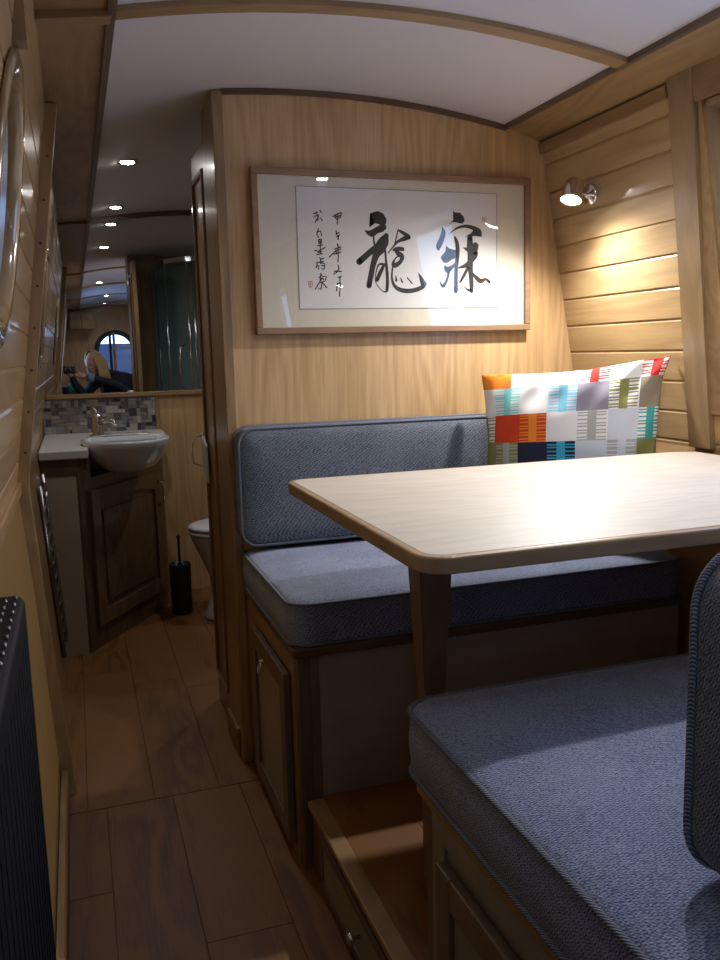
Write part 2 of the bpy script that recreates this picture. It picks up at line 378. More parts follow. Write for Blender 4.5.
SMALL_STROKES=[[(2313,3310,16),(2556,3425,17)],
[(2383,3363,16),(2410,3235,16),(2536,3287,17),(2571,3411,17)],
[(2452,3408,16),(2451,3264,16),(2443,3100,17)],
[(2365,3291,16),(2538,3338,17)],
[(2400,2917,17),(2403,2816,17)],
[(2397,2825,17),(2486,2870,17)],
[(2401,2753,17),(2497,2804,17)],
[(2474,2795,17),(2449,2673,17)],
[(2420,2556,17),(2455,2470,17)],
[(2337,2404,17),(2527,2471,17)],
[(2174,2181,17),(2280,2278,17),(2383,2367,17)],
[(2383,2367,17),(2526,2412,17)],
[(2389,2352,17),(2386,2265,17)],
[(2317,2264,17),(2523,2325,17)],
[(2443,2469,17),(2443,2266,17),(2430,2056,17)],
[(2433,1959,17),(2449,1857,17)],
[(2462,1872,17),(2364,1740,17),(2293,1692,17),(2318,1792,17),(2522,1784,17)],
[(2417,1617,17),(2524,1638,17)],
[(2480,1637,17),(2468,1446,17)],
[(2393,1446,17),(2358,1234,17)],
[(2393,1446,17),(2497,1446,17),(2470,1299,17),(2445,1087,17)],
[(2390,1352,17),(2466,1370,17)],
[(1742,3375,16),(1859,3412,16)],
[(1813,3405,16),(1876,3278,16),(1783,3142,16)],
[(1748,3289,16),(1894,3350,16),(1867,3184,16)],
[(1938,3465,16),(1976,3404,16)],
[(1953,3266,16),(1993,3193,16)],
[(1875,2964,16),(1820,2805,16),(1873,2726,16)],
[(1825,2863,16),(1935,2908,16),(1961,2773,16)],
[(1865,2662,16),(1964,2678,16),(1948,2563,16),(1873,2547,16),(1865,2662,16)],
[(1878,2605,16),(1950,2618,16)],
[(1828,2489,16),(1999,2520,16)],
[(1914,2663,16),(1910,2274,16)],
[(1747,2367,16),(1854,2339,16),(2059,2449,16)],
[(1837,2310,16),(1952,2329,16)],
[(1805,2252,16),(1966,2274,16)],
[(1879,2158,16),(1939,2115,17),(2008,2145,17)],
[(1909,2144,16),(1904,1999,17)],
[(1775,2021,16),(2005,2058,17)],
[(1762,1905,16),(1856,1955,16),(1837,1847,17)],
[(1911,2022,17),(2028,1994,17),(2011,1840,17),(1930,1854,17)],
[(1811,1998,16),(1776,1881,16)],
[(1933,1947,17),(2001,1935,17)],
[(1895,1722,17),(1954,1635,17),(2069,1636,17),(2028,1528,17)],
[(1845,1620,17),(1989,1562,17)],
[(1893,1679,17),(1876,1533,17)],
[(1914,1562,17),(1823,1431,17),(1725,1279,17)],
[(1886,1469,17),(2003,1504,17)],
[(1940,1475,17),(1886,1270,17),(1834,1299,17)],
[(1963,1446,17),(2069,1323,17)]]
SEAL_STROKES=[[(1531,1488,9),(1633,1497,9),(1635,1358,9),(1536,1352,9),(1531,1488,9)],
[(1578,1489,9),(1579,1358,9)],
[(1538,1422,9),(1631,1430,9)],
[(7050,3426,10),(7050,3289,10)],
[(7103,3442,10),(7109,3275,10)],
[(7166,3429,10),(7165,3291,10)],
[(7032,3364,10),(7190,3368,10)]]
# ------------------------------------------------------------------ room profile
def zc(x): return 1.947-.057*((x-.705)/.585)**2            # arched ceiling
def xr(z): return 1.416-.176*(z-1.846)                     # right wall above the gunwale
def xl(z): return -.165+.147*(z-.89)                         # left wall above the gunwale
YF, YB, YE = 2.39, -3.45, 4.40                             # bulkhead, rear wall, far end wall
P0, PITCH = 1.125, .082

def board_mat():
    m = wood('oak_wall_boards', (.58, .40, .205), (.36, .23, .10), 'Y', rough=.3, coat=.5, rings=.8, fig=.24, stretch=1.8, varamt=.3, broad=.2)
    nt = m.node_tree; L = nt.links.new; N = nt.nodes.new
    at = [n for n in nt.nodes if n.type == 'ATTRIBUTE'][0]
    tc = [n for n in nt.nodes if n.type == 'TEX_COORD'][0]
    sp = N('ShaderNodeSeparateXYZ'); L(tc.outputs['Object'], sp.inputs[0])
    a = N('ShaderNodeMath'); a.operation = 'MULTIPLY_ADD'; a.inputs[1].default_value = 1/PITCH; a.inputs[2].default_value = -P0/PITCH+40
    L(sp.outputs['Z'], a.inputs[0])
    f = N('ShaderNodeMath'); f.operation = 'FLOOR'; L(a.outputs[0], f.inputs[0])
    w = N('ShaderNodeTexWhiteNoise'); w.noise_dimensions = '1D'; L(f.outputs[0], w.inputs['W'])
    for l in list(nt.links):
        if l.from_node == at:
            to = l.to_socket; nt.links.remove(l); L(w.outputs['Value'], to)
    return m
M['boards'] = board_mat()

def boarded(name, xf, sgn, y0, y1, z0, z1, cutters=()):
    prof = [(xf(z0), z0)]
    k = math.ceil((z0-P0)/PITCH+1e-6); g = .0045
    while P0+k*PITCH < z1-.01:
        z = P0+k*PITCH
        prof += [(xf(z-.008), z-.008), (xf(z)+sgn*.0055, z-.0006), (xf(z)+sgn*.0055, z+.0004), (xf(z+.0015), z+.0015)]; k += 1
    prof += [(xf(z1), z1), (xf(z1)+sgn*.024, z1), (xf(z0)+sgn*.024, z0)]
    o = MB().prism(prof, y0, y1).build(name, 'boards')
    if cutters: boolean_cut(o, cutters)
    return struct(o)

def cyl_cutter(x, y, z, r):
    b = bmesh.new(); bmesh.ops.create_cone(b, cap_ends=True, segments=64, radius1=r, radius2=r, depth=.3)
    bmesh.ops.transform(b, matrix=Matrix.Translation((x, y, z)) @ Matrix.Rotation(PI/2, 4, 'Y'), verts=b.verts)
    return MB().bm(b).build('cutter', 'black')

# right wall: sloping boards with a window, then the recess under the gunwale
cut = MB().box(1.25, 1.75, .92, 1.690, 1.06, 1.775).build('cutter', 'black')
cut2 = MB().box(1.25, 1.75, -1.9, -1.1, 1.10, 1.70).build('cutter', 'black')
boarded('wall_right', xr, 1, YB, YE+.05, .945, 1.87, (cut, cut2))
o = MB().prism([(xr(.945), .945), (xr(.945)+.03, .945), (1.60, .90), (1.55, -.02), (1.50, -.02), (1.56, .90)], YB, YE+.05).build('wall_right_lower', 'oak_t'); struct(o)
# left wall
PW = (1.43, 1.457, .198)
cl = [cyl_cutter(-.07, PW[0], PW[1], PW[2]), MB().box(-.25, .1, -1.05, -.25, 1.05, 1.70).build('cutter', 'black')]
boarded('wall_left', xl, -1, YB, YE+.05, .89, 1.895, cl)
o = MB().prism([(xl(.89), .89), (-.195, .89), (-.175, .6), (-.14, -.02), (-.111, -.02), (-.144, .60)], YB, YE+.05).build('wall_left_lower', 'oak_low'); struct(o)
struct(MB().prism([(-.112, 0), (-.096, 0), (-.096, .072), (-.100, .078), (-.114, .078)], YB, 2.375).build('baseboard_left', 'oak_t'))
struct(MB().box(-.167, -.153, YB, 2.366, .872, .905, .004).build('trim_gunwale_left', 'oak_t'))

# cornices
def cornice(name, s, xw, xi, zw, zi):
    MBo = MB().prism([(xw, zw), (xi, zi), (xi, zi+.03), (xw+s*.05, zi+.06), (xw+s*.05, zw-.01)], YB, YE+.05)
    return struct(MBo.build(name, 'oak_t'))
cornice('cornice_right', 1, 1.418, 1.292, 1.846, 1.886)
cornice('cornice_left', -1, -.022, .114, 1.868, 1.884)
struct(MB().prism([(1.285, 1.878), (1.300, 1.878), (1.300, 1.90), (1.285, 1.90)], YB, YE).build('trim_ceiling_right', 'darkrail'))
struct(MB().prism([(.110, 1.875), (.126, 1.875), (.126, 1.90), (.110, 1.90)], YB, YE).build('trim_ceiling_left', 'darkrail'))
struct(MB().prism([(xr(1.842), 1.842), (xr(1.842)-.012, 1.842), (xr(1.812)-.012, 1.812), (xr(1.812), 1.812)], 1.80, YF).build('trim_cornice_right', 'oak_t'))

# ceiling: arched vinyl sheet, with timber ribs across it
def arch(x0, x1, dz0, dz1, n=24):
    xs = [x0+(x1-x0)*i/n for i in range(n+1)]
    return [(x, zc(x)+dz0) for x in xs]+[(x, zc(x)+dz1) for x in reversed(xs)]
o = MB().prism(arch(.105, 1.305, 0, .03), YB, YE+.05).build('ceiling', 'ceil'); struct(o)
struct(MB().box(-.25, 1.75, YB-.05, YE+.1, 1.985, 2.0).build('roof_shell', 'darkrail'))
for y in (1.805, .35, -1.15, -2.65):
    struct(MB().prism(arch(.12, 1.292, -.012, .0), y-.022, y+.022).build('trim_ceiling_rib', 'oak_x'))
    struct(MB().prism([(-.018, 1.853), (.116, 1.870), (.116, 1.886), (-.018, 1.870)], y-.022, y+.022).build('trim_cornice_rib', 'oak_x'))

# floor planks
fl = MB().box(-.2, 1.6, YB-.05, YE+.1, -.05, -.004, rnd=.3)
W = .182; cols = [-.177, .0, .178, .366, .55, .73, .91, 1.09, 1.27, 1.45]
joint = {0: 1.88, 1: .9, 2: 1.63, 3: .6, 4: 1.2, 5: 1.5}
for i, x in enumerate(cols):
    x1 = cols[i+1] if i+1 < len(cols) else 1.6
    y = joint.get(i, 1.)
    ys = [y]
    while ys[0] > YB: ys.insert(0, ys[0]-1.22)
    ys.append(2.268)
    ys = [max(v, YB) for v in ys]
    for a, b in zip(ys, ys[1:]):
        if b-a > .01: fl.box(x+.0008, x1-.0008, a+.0008, b-.0008, -.006, 0, .0006, rnd=rng.random(), seg=1)
cols2 = [-.2, -.05, .13, .31, .49, .67, .85, 1.03, 1.21, 1.39, 1.6]
for i in range(len(cols2)-1):
    ys = [2.27, 2.27+.35+.9*rng.random(), 3.9+.2*rng.random(), YE+.05]
    for a, b in zip(ys, ys[1:]): fl.box(cols2[i]+.0008, cols2[i+1]-.0008, a+.0008, b-.0008, -.006, 0, .0006, rnd=rng.random(), seg=1)
struct(fl.build('floor', 'floor'))

# rear wall with cut-out for the arched doors
wr = MB().box(-.2, 1.65, YB-.03, YB, -.02, 1.98).build('wall_back', 'oak_v')
pts = [(.29, 0)]  # arched opening
AC, AW, AZ = .57, .25, 1.33
prof = [(AC-AW, 1.0), (AC+AW, 1.0)]+[(AC+AW*math.cos(a), AZ+AW*math.sin(a)) for a in [PI*i/20 for i in range(21)]]
ct = MB().prism(prof, YB-.2, YB+.2).build('cutter', 'black')
boolean_cut(wr, [ct]); struct(wr)

# bulkhead
def bulk_prof(x0, x1, z0):
    n = 20; xs = [x0+(x1-x0)*i/n for i in range(n+1)]
    def top(x): return zc(x)+.004 if x < 1.30 else 1.89
    return [(x0, z0), (x1, z0)]+[(x, top(x)) for x in reversed(xs)]
wf = MB().prism(bulk_prof(.43, 1.56, 0), YF, YF+.022).build('wall_front', 'oak_v'); struct(wf)
struct(MB().prism(arch(.432, 1.29, -.016, -.001), YF-.008, YF).build('trim_bulkhead_top', 'darkrail_x'))
struct(MB().box(.402, .432, YF-.006, YF+.03, 0, zc(.41)-.004, .003).build('trim_bulkhead_edge', 'oak_p'))
struct(MB().box(.404, .428, YF+.03, 2.60, 0, zc(.41)-.006, .002).build('wall_return', 'oak_p'))
struct(MB().box(.394, .404, 2.43, 2.60, .0, .09, .003).build('baseboard_return', 'oak_t'))
# left side stub of the bulkhead: a thin portal trim that follows the hull
pp = [(-.115, 0), (-.148, .60), (-.169, .89), (-.026, 1.866), (.008, 1.866), (-.131, .925), (-.135, .88), (-.119, .60), (-.077, 0)]
struct(MB().prism(pp, YF-.012, YF+.02, bev=.002).build('trim_portal_left', 'oak_p'))
pl = MB()
for k in range(8):
    z = .98+.108*k; x = xl(z)+.015
    pl.lathe([(.0035, 0), (.0035, .001)], (x, YF-.0135, z), 10, Matrix.Rotation(PI/2, 4, 'X'))
o = pl.build('screw_plugs', 'plug', bpy.data.objects['trim_portal_left'])

# far end wall of the bathroom
struct(MB().box(-.2, 1.65, YE, YE+.02, -.02, 1.98).build('wall_far', 'oak_v'))

# ------------------------------------------------------------------ windows
def hexa(mb, p, rnd=0.): return mb.add(p, [(0, 1, 2, 3), (7, 6, 5, 4), (0, 4, 5, 1), (1, 5, 6, 2), (2, 6, 7, 3), (3, 7, 4, 0)], rnd)
def wallbox(mb, ya0, ya1, yb0, yb1, z0, z1, a, b):
    """slab on the right wall between offsets a and b from its face (positive = into the cabin); ya at bottom, yb at top"""
    return hexa(mb, [(xr(z0)-a, ya0, z0), (xr(z0)-a, ya1, z0), (xr(z1)-a, yb1, z1), (xr(z1)-a, yb0, z1),
                     (xr(z0)-b, ya0, z0), (xr(z0)-b, ya1, z0), (xr(z1)-b, yb1, z1), (xr(z1)-b, yb0, z1)])
def side_window(name, y0, y1, z0, z1, skew=0.):
    w = bpy.data.objects.new(name, None); COL.objects.link(w); w.location = (xr(z0), (y0+y1)/2, z0); struct(w)
    m = MB()
    wallbox(m, y1+.012+skew, y1+.092+skew, y1+.008, y1+.092, z0-.112, z1+.092, -.002, .018)
    wallbox(m, y0-.08, y0-.0, y0-.08, y0, z0-.112, z1+.092, -.002, .018)
    m.build('window_post', 'oak_p', w)
    if skew: m = MB(); wallbox(m, y1-.002, y1+.012+skew, y1-.002, y1+.008, z0-.02, z1+.004, -.002, .009); m.build('window_inner_frame', 'oak_x', w)
    m = MB(); wallbox(m, y0, y1+.012, y0, y1+.012, z1+.004, z1+.091, -.002, .016)
    wallbox(m, y0, y1+.012, y0, y1+.012, z0-.08, z0-.002, -.002, .016)
    m.build('window_rail', 'oak_t', w)
    m = MB()
    wallbox(m, y1-.014, y1, y1-.014, y1, z0, z1, -.15, .004); wallbox(m, y0, y0+.014, y0, y0+.014, z0, z1, -.15, .004)
    wallbox(m, y0, y1, y0, y1, z1-.014, z1, -.15, .004); wallbox(m, y0, y1, y0, y1, z0, z0+.014, -.15, .010)
    m.build('window_lining', 'oak_p', w)
    m = MB()
    for a0, a1, c0, c1 in ((y0, y0+.03, z0, z1), (y1-.045, y1-.014, z0, z1), (y0, y1, z0, z0+.03), (y0, y1, z1-.03, z1)):
        wallbox(m, a0, a1, a0, a1, c0, c1, -.135, -.115)
    ym = (y0+y1)/2+.10; wallbox(m, ym-.012, ym+.012, ym-.012, ym+.012, z0, z1, -.132, -.118)
    m.build('window_sash', 'chrome_d', w)
    m = MB(); wallbox(m, y0, y1, y0, y1, z0, z1, -.127, -.124); m.build('pane', 'wglass', w)
    if skew: m = MB(); wallbox(m, y1-.15, y1-.0145, y1-.15, y1-.0145, z0+.016, z1-.016, -.075, -.055); m.build('side_shutter', 'oak_p', w)
    return w
def side_window_left(name, y0, y1, z0, z1):
    w = bpy.data.objects.new(name, None); COL.objects.link(w); w.location = (xl(z0), (y0+y1)/2, z0); struct(w)
    for a0, a1, c0, c1 in ((y0-.06, y0, z0-.06, z1+.06), (y1, y1+.06, z0-.06, z1+.06), (y0, y1, z0-.06, z0), (y0, y1, z1, z1+.06)):
        m = MB(); hexa(m, [(xl(c0)-.01, a0, c0), (xl(c0)-.01, a1, c0), (xl(c1)-.01, a1, c1), (xl(c1)-.01, a0, c1), (xl(c0)+.014, a0, c0), (xl(c0)+.014, a1, c0), (xl(c1)+.014, a1, c1), (xl(c1)+.014, a0, c1)]); m.build('window_frame', 'oak_t', w)
    m = MB(); hexa(m, [(xl(z0)-.020, y0-.01, z0-.01), (xl(z0)-.020, y1+.01, z0-.01), (xl(z1)-.020, y1+.01, z1+.01), (xl(z1)-.020, y0-.01, z1+.01), (xl(z0)-.017, y0-.01, z0-.01), (xl(z0)-.017, y1+.01, z0-.01), (xl(z1)-.017, y1+.01, z1+.01), (xl(z1)-.017, y0-.01, z1+.01)]); m.build('pane', 'wglass', w)
    return w
side_window('window_1', .92, 1.69, 1.06, 1.775, .07)
side_window('window_4', -1.9, -1.1, 1.10, 1.70)
side_window_left('window_5', -1.05, -.25, 1.05, 1.70)

def porthole(name, y, z, r, ringmat='gloss_oak', blind=False):
    x = xl(z); tilt = math.atan(.147)
    w = bpy.data.objects.new(name, None); COL.objects.link(w); w.location = (x, y, z); struct(w)
    mt = Matrix.Rotation(PI/2, 4, 'Y') @ Matrix.Rotation(0, 4, 'Z')
    mt = Matrix.Rotation(tilt, 4, 'Y') @ mt
    # Z of the lathe points into the cabin
    MB().lathe([(r-.0235, -.10), (r-.0235, -.012), (r-.0195, -.012), (r-.0195, -.10), (r-.0235, -.10)], (x, y, z), 64, mt).build('porthole_sheen', 'tube', w)  # added inner tube, coloured like the reflected daylight
    MB().lathe([(r-.022, -.10), (r-.006, -.10), (r+.0, .0), (r+.016, .0), (r+.022, .003), (r+.020, .008), (r+.010, .011), (r-.004, .010), (r-.012, .004), (r-.018, -.01), (r-.022, -.10)],
               (x, y, z), 64, mt).build('porthole_liner', ringmat, w)
    MB().lathe([(r-.05, -.098), (r+.002, -.098), (r+.002, -.082), (r-.045, -.082), (r-.05, -.098)], (x, y, z), 64, mt).build('porthole_rim', 'chrome', w)
    if blind: MB().lathe([(.001, -.012), (r-.018, -.012), (r-.012, .002), (r-.03, .010), (.001, .012)], (x, y, z), 64, mt).build('daylight_blank', 'oak_t', w); return w  # added wooden disc, put in to keep blue daylight out of the bathroom
    MB().lathe([(r-.03, -.092), (r-.03, -.089)], (x, y, z), 64, mt).build('pane', 'wglass', w)
    return w
porthole('window_2', *PW)
porthole('window_3', 3.18, 1.40, .19, blind=True)
# joint strip in the boarding above the porthole
struct(MB().prism([(1.36, PW[1]+.215), (1.40, PW[1]+.215), (1.40, 1.866), (1.36, 1.866)], -.075, -.03, axis='X').build('trim_porthole', 'oak_p'))

# arched doors in the rear wall
w = bpy.data.objects.new('door_1', None); COL.objects.link(w); w.location = (AC, YB, 1.0); struct(w)
ring = MB()
ar = [(AC-AW, 1.0), ]+[(AC-AW*math.cos(a), AZ+AW*math.sin(a)) for a in [PI*i/24 for i in range(25)]]+[(AC+AW, 1.0)]
ri = [(AC-AW+.03, 1.0), ]+[(AC-(AW-.03)*math.cos(a), AZ+(AW-.03)*math.sin(a)) for a in [PI*i/24 for i in range(25)]]+[(AC+AW-.03, 1.0)]
ro = [(AC-AW-.035, 1.0), ]+[(AC-(AW+.035)*math.cos(a), AZ+(AW+.035)*math.sin(a)) for a in [PI*i/24 for i in range(25)]]+[(AC+AW+.035, 1.0)]
ring.prism(ro+ri[::-1], YB-.03, YB+.015)
ring.box(AC-AW-.035, AC+AW+.035, YB-.03, YB+.02, .965, 1.0, .003)
ring.build('door_frame', 'black', w)
MB().box(AC-.035, AC+.0, YB-.03, YB+.025, 1.0, AZ+AW, .003).build('centre_post', 'yellow', w)
MB().box(AC-.085, AC-.05, YB-.03, YB+.0, 1.0, AZ+AW-.02, .003).build('sash_bar', 'black', w)
MB().box(AC+.0, AC+AW-.02, YB-.028, YB-.012, 1.36, 1.385, .003).build('glazing_bar', 'chrome_d', w)
MB().box(AC-AW+.01, AC+AW-.01, YB-.024, YB-.020, 1.0, AZ+.1, 0).build('pane', 'dglass', w)

# ------------------------------------------------------------------ far dinette bench
def panel_door(mb_frame, mb_panel, x, y0, y1, z0, z1, t=.018):
    """framed door on a face looking to -x"""
    f = .05
    for a, b, c, d in ((y0, y0+f, z0, z1), (y1-f, y1, z0, z1), (y0+f, y1-f, z0, z0+f), (y0+f, y1-f, z1-f, z1)):
        mb_frame.box(x-t, x, a, b, c, d, .003, rnd=rng.random())
    mb_panel.box(x-t*.55, x-.001, y0+f-.002, y1-f+.002, z0+f-.002, z1-f+.002, 0)
def ring_handle(parent, x, y, z):
    h = MB().lathe([(.011, 0), (.011, .003), (.004, .005), (.004, .010), (.001, .011)], (x, y, z), 16, Matrix.Rotation(-PI/2, 4, 'Y'))
    o = h.build('ring_handle', 'chrome', parent)
    mt = Matrix.Translation((x-.011, y, z-.016)) @ Matrix.Rotation(PI/2+.2, 4, 'Y')
    MB().tube([mt @ Vector((.017*math.cos(a), .013*math.sin(a), 0)) for a in [2*PI*i/20 for i in range(20)]], .0026, 8, closed=True).build('ring', 'chrome', o)
    return o

BX, BY0, BY1, BZ = .438, 1.80, 2.385, .555
b = thing('dinette_bench', (.97, 2.09, 0), 'pale panelled bench base with oak trim against the picture wall, cupboard door facing the aisle', 'bench')
bxr = 1.50
m = MB(); m.box(BX+.004, bxr, BY0+.004, BY1, 0, BZ-.024); m.build('carcass', 'lime', b)
m = MB(); m.box(BX, BX+.03, BY0, BY0+.03, 0, BZ-.024, .003, rnd=.2); m.box(BX+.03, BX+.052, BY0, BY0+.008, .0, BZ-.024, .001, rnd=.6); m.build('corner_post', 'darkrail_z', b)
m = MB(); m.box(BX-.012, bxr, BY0-.012, BY1, BZ-.024, BZ, .004); m.build('seat_board', 'darkrail_x', b)
m = MB(); m.box(BX-.002, BX+.004, BY0+.03, BY0+.062, 0, BZ-.024, .001); m.build('stile', 'oak_p', b); m = MB(); m.box(BX-.002, BX+.004, BY1-.10, BY1, 0, BZ-.024, .001, rnd=.5); m.build('stile', 'oak_p', b)
m = MB(); m.box(BX-.002, BX+.004, BY0+.062, BY1-.10, BZ-.085, BZ-.024, .001, rnd=.3); m.build('side_rail', 'oak_t', b); m = MB(); m.box(BX-.003, BX+.004, BY0+.03, BY1-.1, 0, .03, .001); m.build('side_rail', 'oak_t', b)
d = MB(); pn = MB(); panel_door(d, pn, BX-.002, 1.866, 2.262, .036, .470)
dd = d.build('cupboard_door', 'darkrail_z', b); pn.build('door_panel', 'lime', dd)
ring_handle(dd, BX-.012, 2.135, .408)

def cushion(name, label, x0, x1, y0, y1, z0, z1, rc=.05, crown=.012, group=None, fab='fabric', cat='cushion'):
    c = thing(name, ((x0+x1)/2, (y0+y1)/2, z0), label, cat, group)
    hx, hy = (x1-x0)/2, (y1-y0)/2; mt = Matrix.Translation(((x0+x1)/2, (y0+y1)/2, 0)); H = z1-z0
    prof = [(.30, z0+.001), (.03, z0), (.010, z0+.003), (.002, z0+.008), (.0, z0+.014), (-.003, z0+H*.35), (-.004, z0+H*.5), (-.003, z0+H*.65), (.0, z1-.014), (.002, z1-.008), (.010, z1-.002)]
    for t in (.03, .06, .10, .15, .21, .30): prof.append((t, z1+crown*(1-math.exp(-t/.10))))
    MB().pad(hx, hy, prof, rc, mt).build('cushion_cover', fab, c)
    for nm, z in (('piping', z1-.007), ('piping', z0+.007)):
        MB().rrloop(hx+.001, hy+.001, rc, z, mt, .0042).build(nm, 'fabric_p', c)
    return c
cushion('seat_cushion', 'blue-grey tweed seat cushion on the bench below the framed calligraphy', .424, 1.50, 1.787, 2.385, BZ, .664)

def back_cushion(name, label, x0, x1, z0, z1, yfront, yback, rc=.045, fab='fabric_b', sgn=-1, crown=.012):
    """upright cushion; padded face looks to sgn*y"""
    c = thing(name, ((x0+x1)/2, (yfront+yback)/2, z0), label, 'cushion')
    hx, hz = (x1-x0)/2, (z1-z0)/2
    H = abs(yfront-yback)
    mt = Matrix(((1, 0, 0, (x0+x1)/2), (0, 0, sgn, yback), (0, 1, 0, (z0+z1)/2), (0, 0, 0, 1)))
    prof = [(.16, .001), (.03, 0), (.010, .003), (.002, .008), (.0, .014), (-.003, H*.5), (.0, H-.014), (.002, H-.008), (.010, H-.002)]
    for t in (.03, .06, .10, .14): prof.append((t, H+crown*(1-math.exp(-t/.08))))
    MB().pad(hx, hz, prof, rc, mt).build('cushion_cover', fab, c)
    for z in (H-.007, .007): MB().rrloop(hx+.001, hz+.001, rc, z, mt, .0042).build('piping', 'fabric_p', c)
    return c
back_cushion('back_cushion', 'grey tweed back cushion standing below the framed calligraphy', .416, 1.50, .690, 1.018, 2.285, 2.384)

# ------------------------------------------------------------------ raised platform between the benches
p = thing('floor_platform', (.97, 1.47, 0), 'low dark wooden platform step between the two benches with a pale drawer in its side', 'platform')
PX, PZ = .458, .182
m = MB(); m.box(PX+.01, 1.50, 1.165, BY0-.001, 0, PZ-.012); m.build('platform_body', 'darkrail', p)
m = MB()
for i in range(6):
    m.box(PX+.028+i*.17, min(1.50, PX+.028+i*.17+.169), 1.165, BY0-.001, PZ-.012, PZ, .0006, rnd=rng.random(), seg=1)
m.build('platform_planks', 'floor', p)
m = MB(); m.box(PX-.012, PX+.028, 1.165, BY0-.014, PZ-.014, PZ+.003, .004); m.build('nosing', 'oak_t', p)
d = MB(); pn = MB()
fr = MB(); fr.box(PX, PX+.01, 1.165, BY0-.014, 0, PZ-.014); fr.build('side_board', 'darkrail', p)
for a, b_, c0, c1 in ((1.23, 1.70, .024, .045), (1.23, 1.70, .13, .152), (1.23, 1.25, .045, .13), (1.68, 1.70, .045, .13)):
    d.box(PX-.010, PX, a, b_, c0, c1, .002)
dr = d.build('drawer', 'darkrail', p); MB().box(PX-.006, PX-.0005, 1.249, 1.681, .044, .131).build('drawer_panel', 'lime', dr)
MB().lathe([(.004, 0), (.004, .012), (.013, .016), (.014, .022), (.008, .027), (.001, .028)], (PX-.006, 1.425, .088), 20, Matrix.Rotation(-PI/2, 4, 'Y')).build('drawer_knob', 'chrome', dr)

# ------------------------------------------------------------------ near bench
NX, NY0, NY1 = .480, .50, 1.150
b = thing('dinette_bench', (.97, .83, 0), 'pale panelled bench base nearest the camera, under the closer seat cushion', 'bench')
MB().box(NX+.004, bxr, NY0, NY1-.004, 0, BZ-.024).build('carcass', 'lime', b)
m = MB(); m.box(NX, NX+.03, NY1-.03, NY1, 0, BZ-.024, .003); m.build('corner_post', 'darkrail_z', b)
MB().box(NX-.012, bxr, NY0, NY1+.010, BZ-.028, BZ, .004).build('seat_board', 'oak_x', b)
m = MB(); m.box(NX-.002, NX+.004, NY1-.075, NY1-.03, 0, BZ-.028, .001); m.build('stile', 'lime', b); m = MB(); m.box(NX-.002, NX+.004, NY0, NY1-.075, BZ-.075, BZ-.028, .001); m.build('side_rail', 'lime', b)
d = MB(); pn = MB(); panel_door(d, pn, NX-.002, .60, 1.07, .06, .462)
dd = d.build('cupboard_door', 'darkrail_z', b); pn.build('door_panel', 'lime', dd)
cushion('seat_cushion', 'blue-grey tweed seat cushion nearest the camera, in front of the table leg', .460, 1.50, .50, 1.200, BZ, .667, rc=.055, crown=.009)
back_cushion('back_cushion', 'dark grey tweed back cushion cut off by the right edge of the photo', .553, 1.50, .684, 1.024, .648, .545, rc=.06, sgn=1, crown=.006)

# ------------------------------------------------------------------ table
t = thing('dinette_table', (1.0, 1.42, PZ), 'pale oak dining table on one tapered leg, between the two tweed benches', 'table')
TX0, TX1, TY0, TY1, TZ, TT = .432, 1.536, 1.026, 1.838, .940, .026
def tabletop(i, z0, z1, bev, inner=0.):
    rc = .045-i; n = 6; pts = []
    for (cx, cy, a0) in ((TX0+i+rc, TY0+i+rc, PI), ):
        pass
    x0, x1, y0, y1 = TX0+i, TX1-i*0, TY0+i, TY1-i
    pts = [(x1, y0), (x1, y1)]
    pts += [(x0+rc+rc*math.cos(PI/2+PI/2*k/n), y1-rc+rc*math.sin(PI/2+PI/2*k/n)) for k in range(n+1)]
    pts += [(x0+rc+rc*math.cos(PI+PI/2*k/n), y0+rc+rc*math.sin(PI+PI/2*k/n)) for k in range(n+1)]
    return MB().prism(pts, z0, z1, axis='Z', bev=bev)
tabletop(0, TZ-TT, TZ-.0004, .004).build('table_edge', 'table_e', t)
tabletop(.014, TZ-.003, TZ, 0).build('tabletop', 'table', t)
def frustum(mb, c, pts):
    """square section posts: pts = (half width, z)"""
    vs = []
    for h, z in pts: vs += [(c[0]-h, c[1]-h, z), (c[0]+h, c[1]-h, z), (c[0]+h, c[1]+h, z), (c[0]-h, c[1]+h, z)]
    fs = [(3, 2, 1, 0)]
    for i in range(len(pts)-1):
        for k in range(4): fs.append((i*4+k, i*4+(k+1) % 4, i*4+4+(k+1) % 4, i*4+4+k))
    n = (len(pts)-1)*4; fs.append((n, n+1, n+2, n+3))
    bb = bmesh.new(); bv = [bb.verts.new(v) for v in vs]
    for f in fs: bb.faces.new([bv[i] for i in f])
    bmesh.ops.recalc_face_normals(bb, faces=bb.faces)
    ed = [e for e in bb.edges if abs(e.verts[0].co.z-e.verts[1].co.z) > .01]
    bmesh.ops.bevel(bb, geom=ed, offset=.003, segments=2, affect='EDGES')
    return mb.bm(bb)
frustum(MB(), (.608, 1.42), [(.0155, PZ), (.0165, .35), (.020, .55), (.026, .68), (.0315, .80), (.034, TZ-TT)]).build('leg', 'leg', t)
frustum(MB(), (1.50, 1.42), [(.016, .87), (.016, TZ-TT)]).build('wall_cleat', 'leg', t)

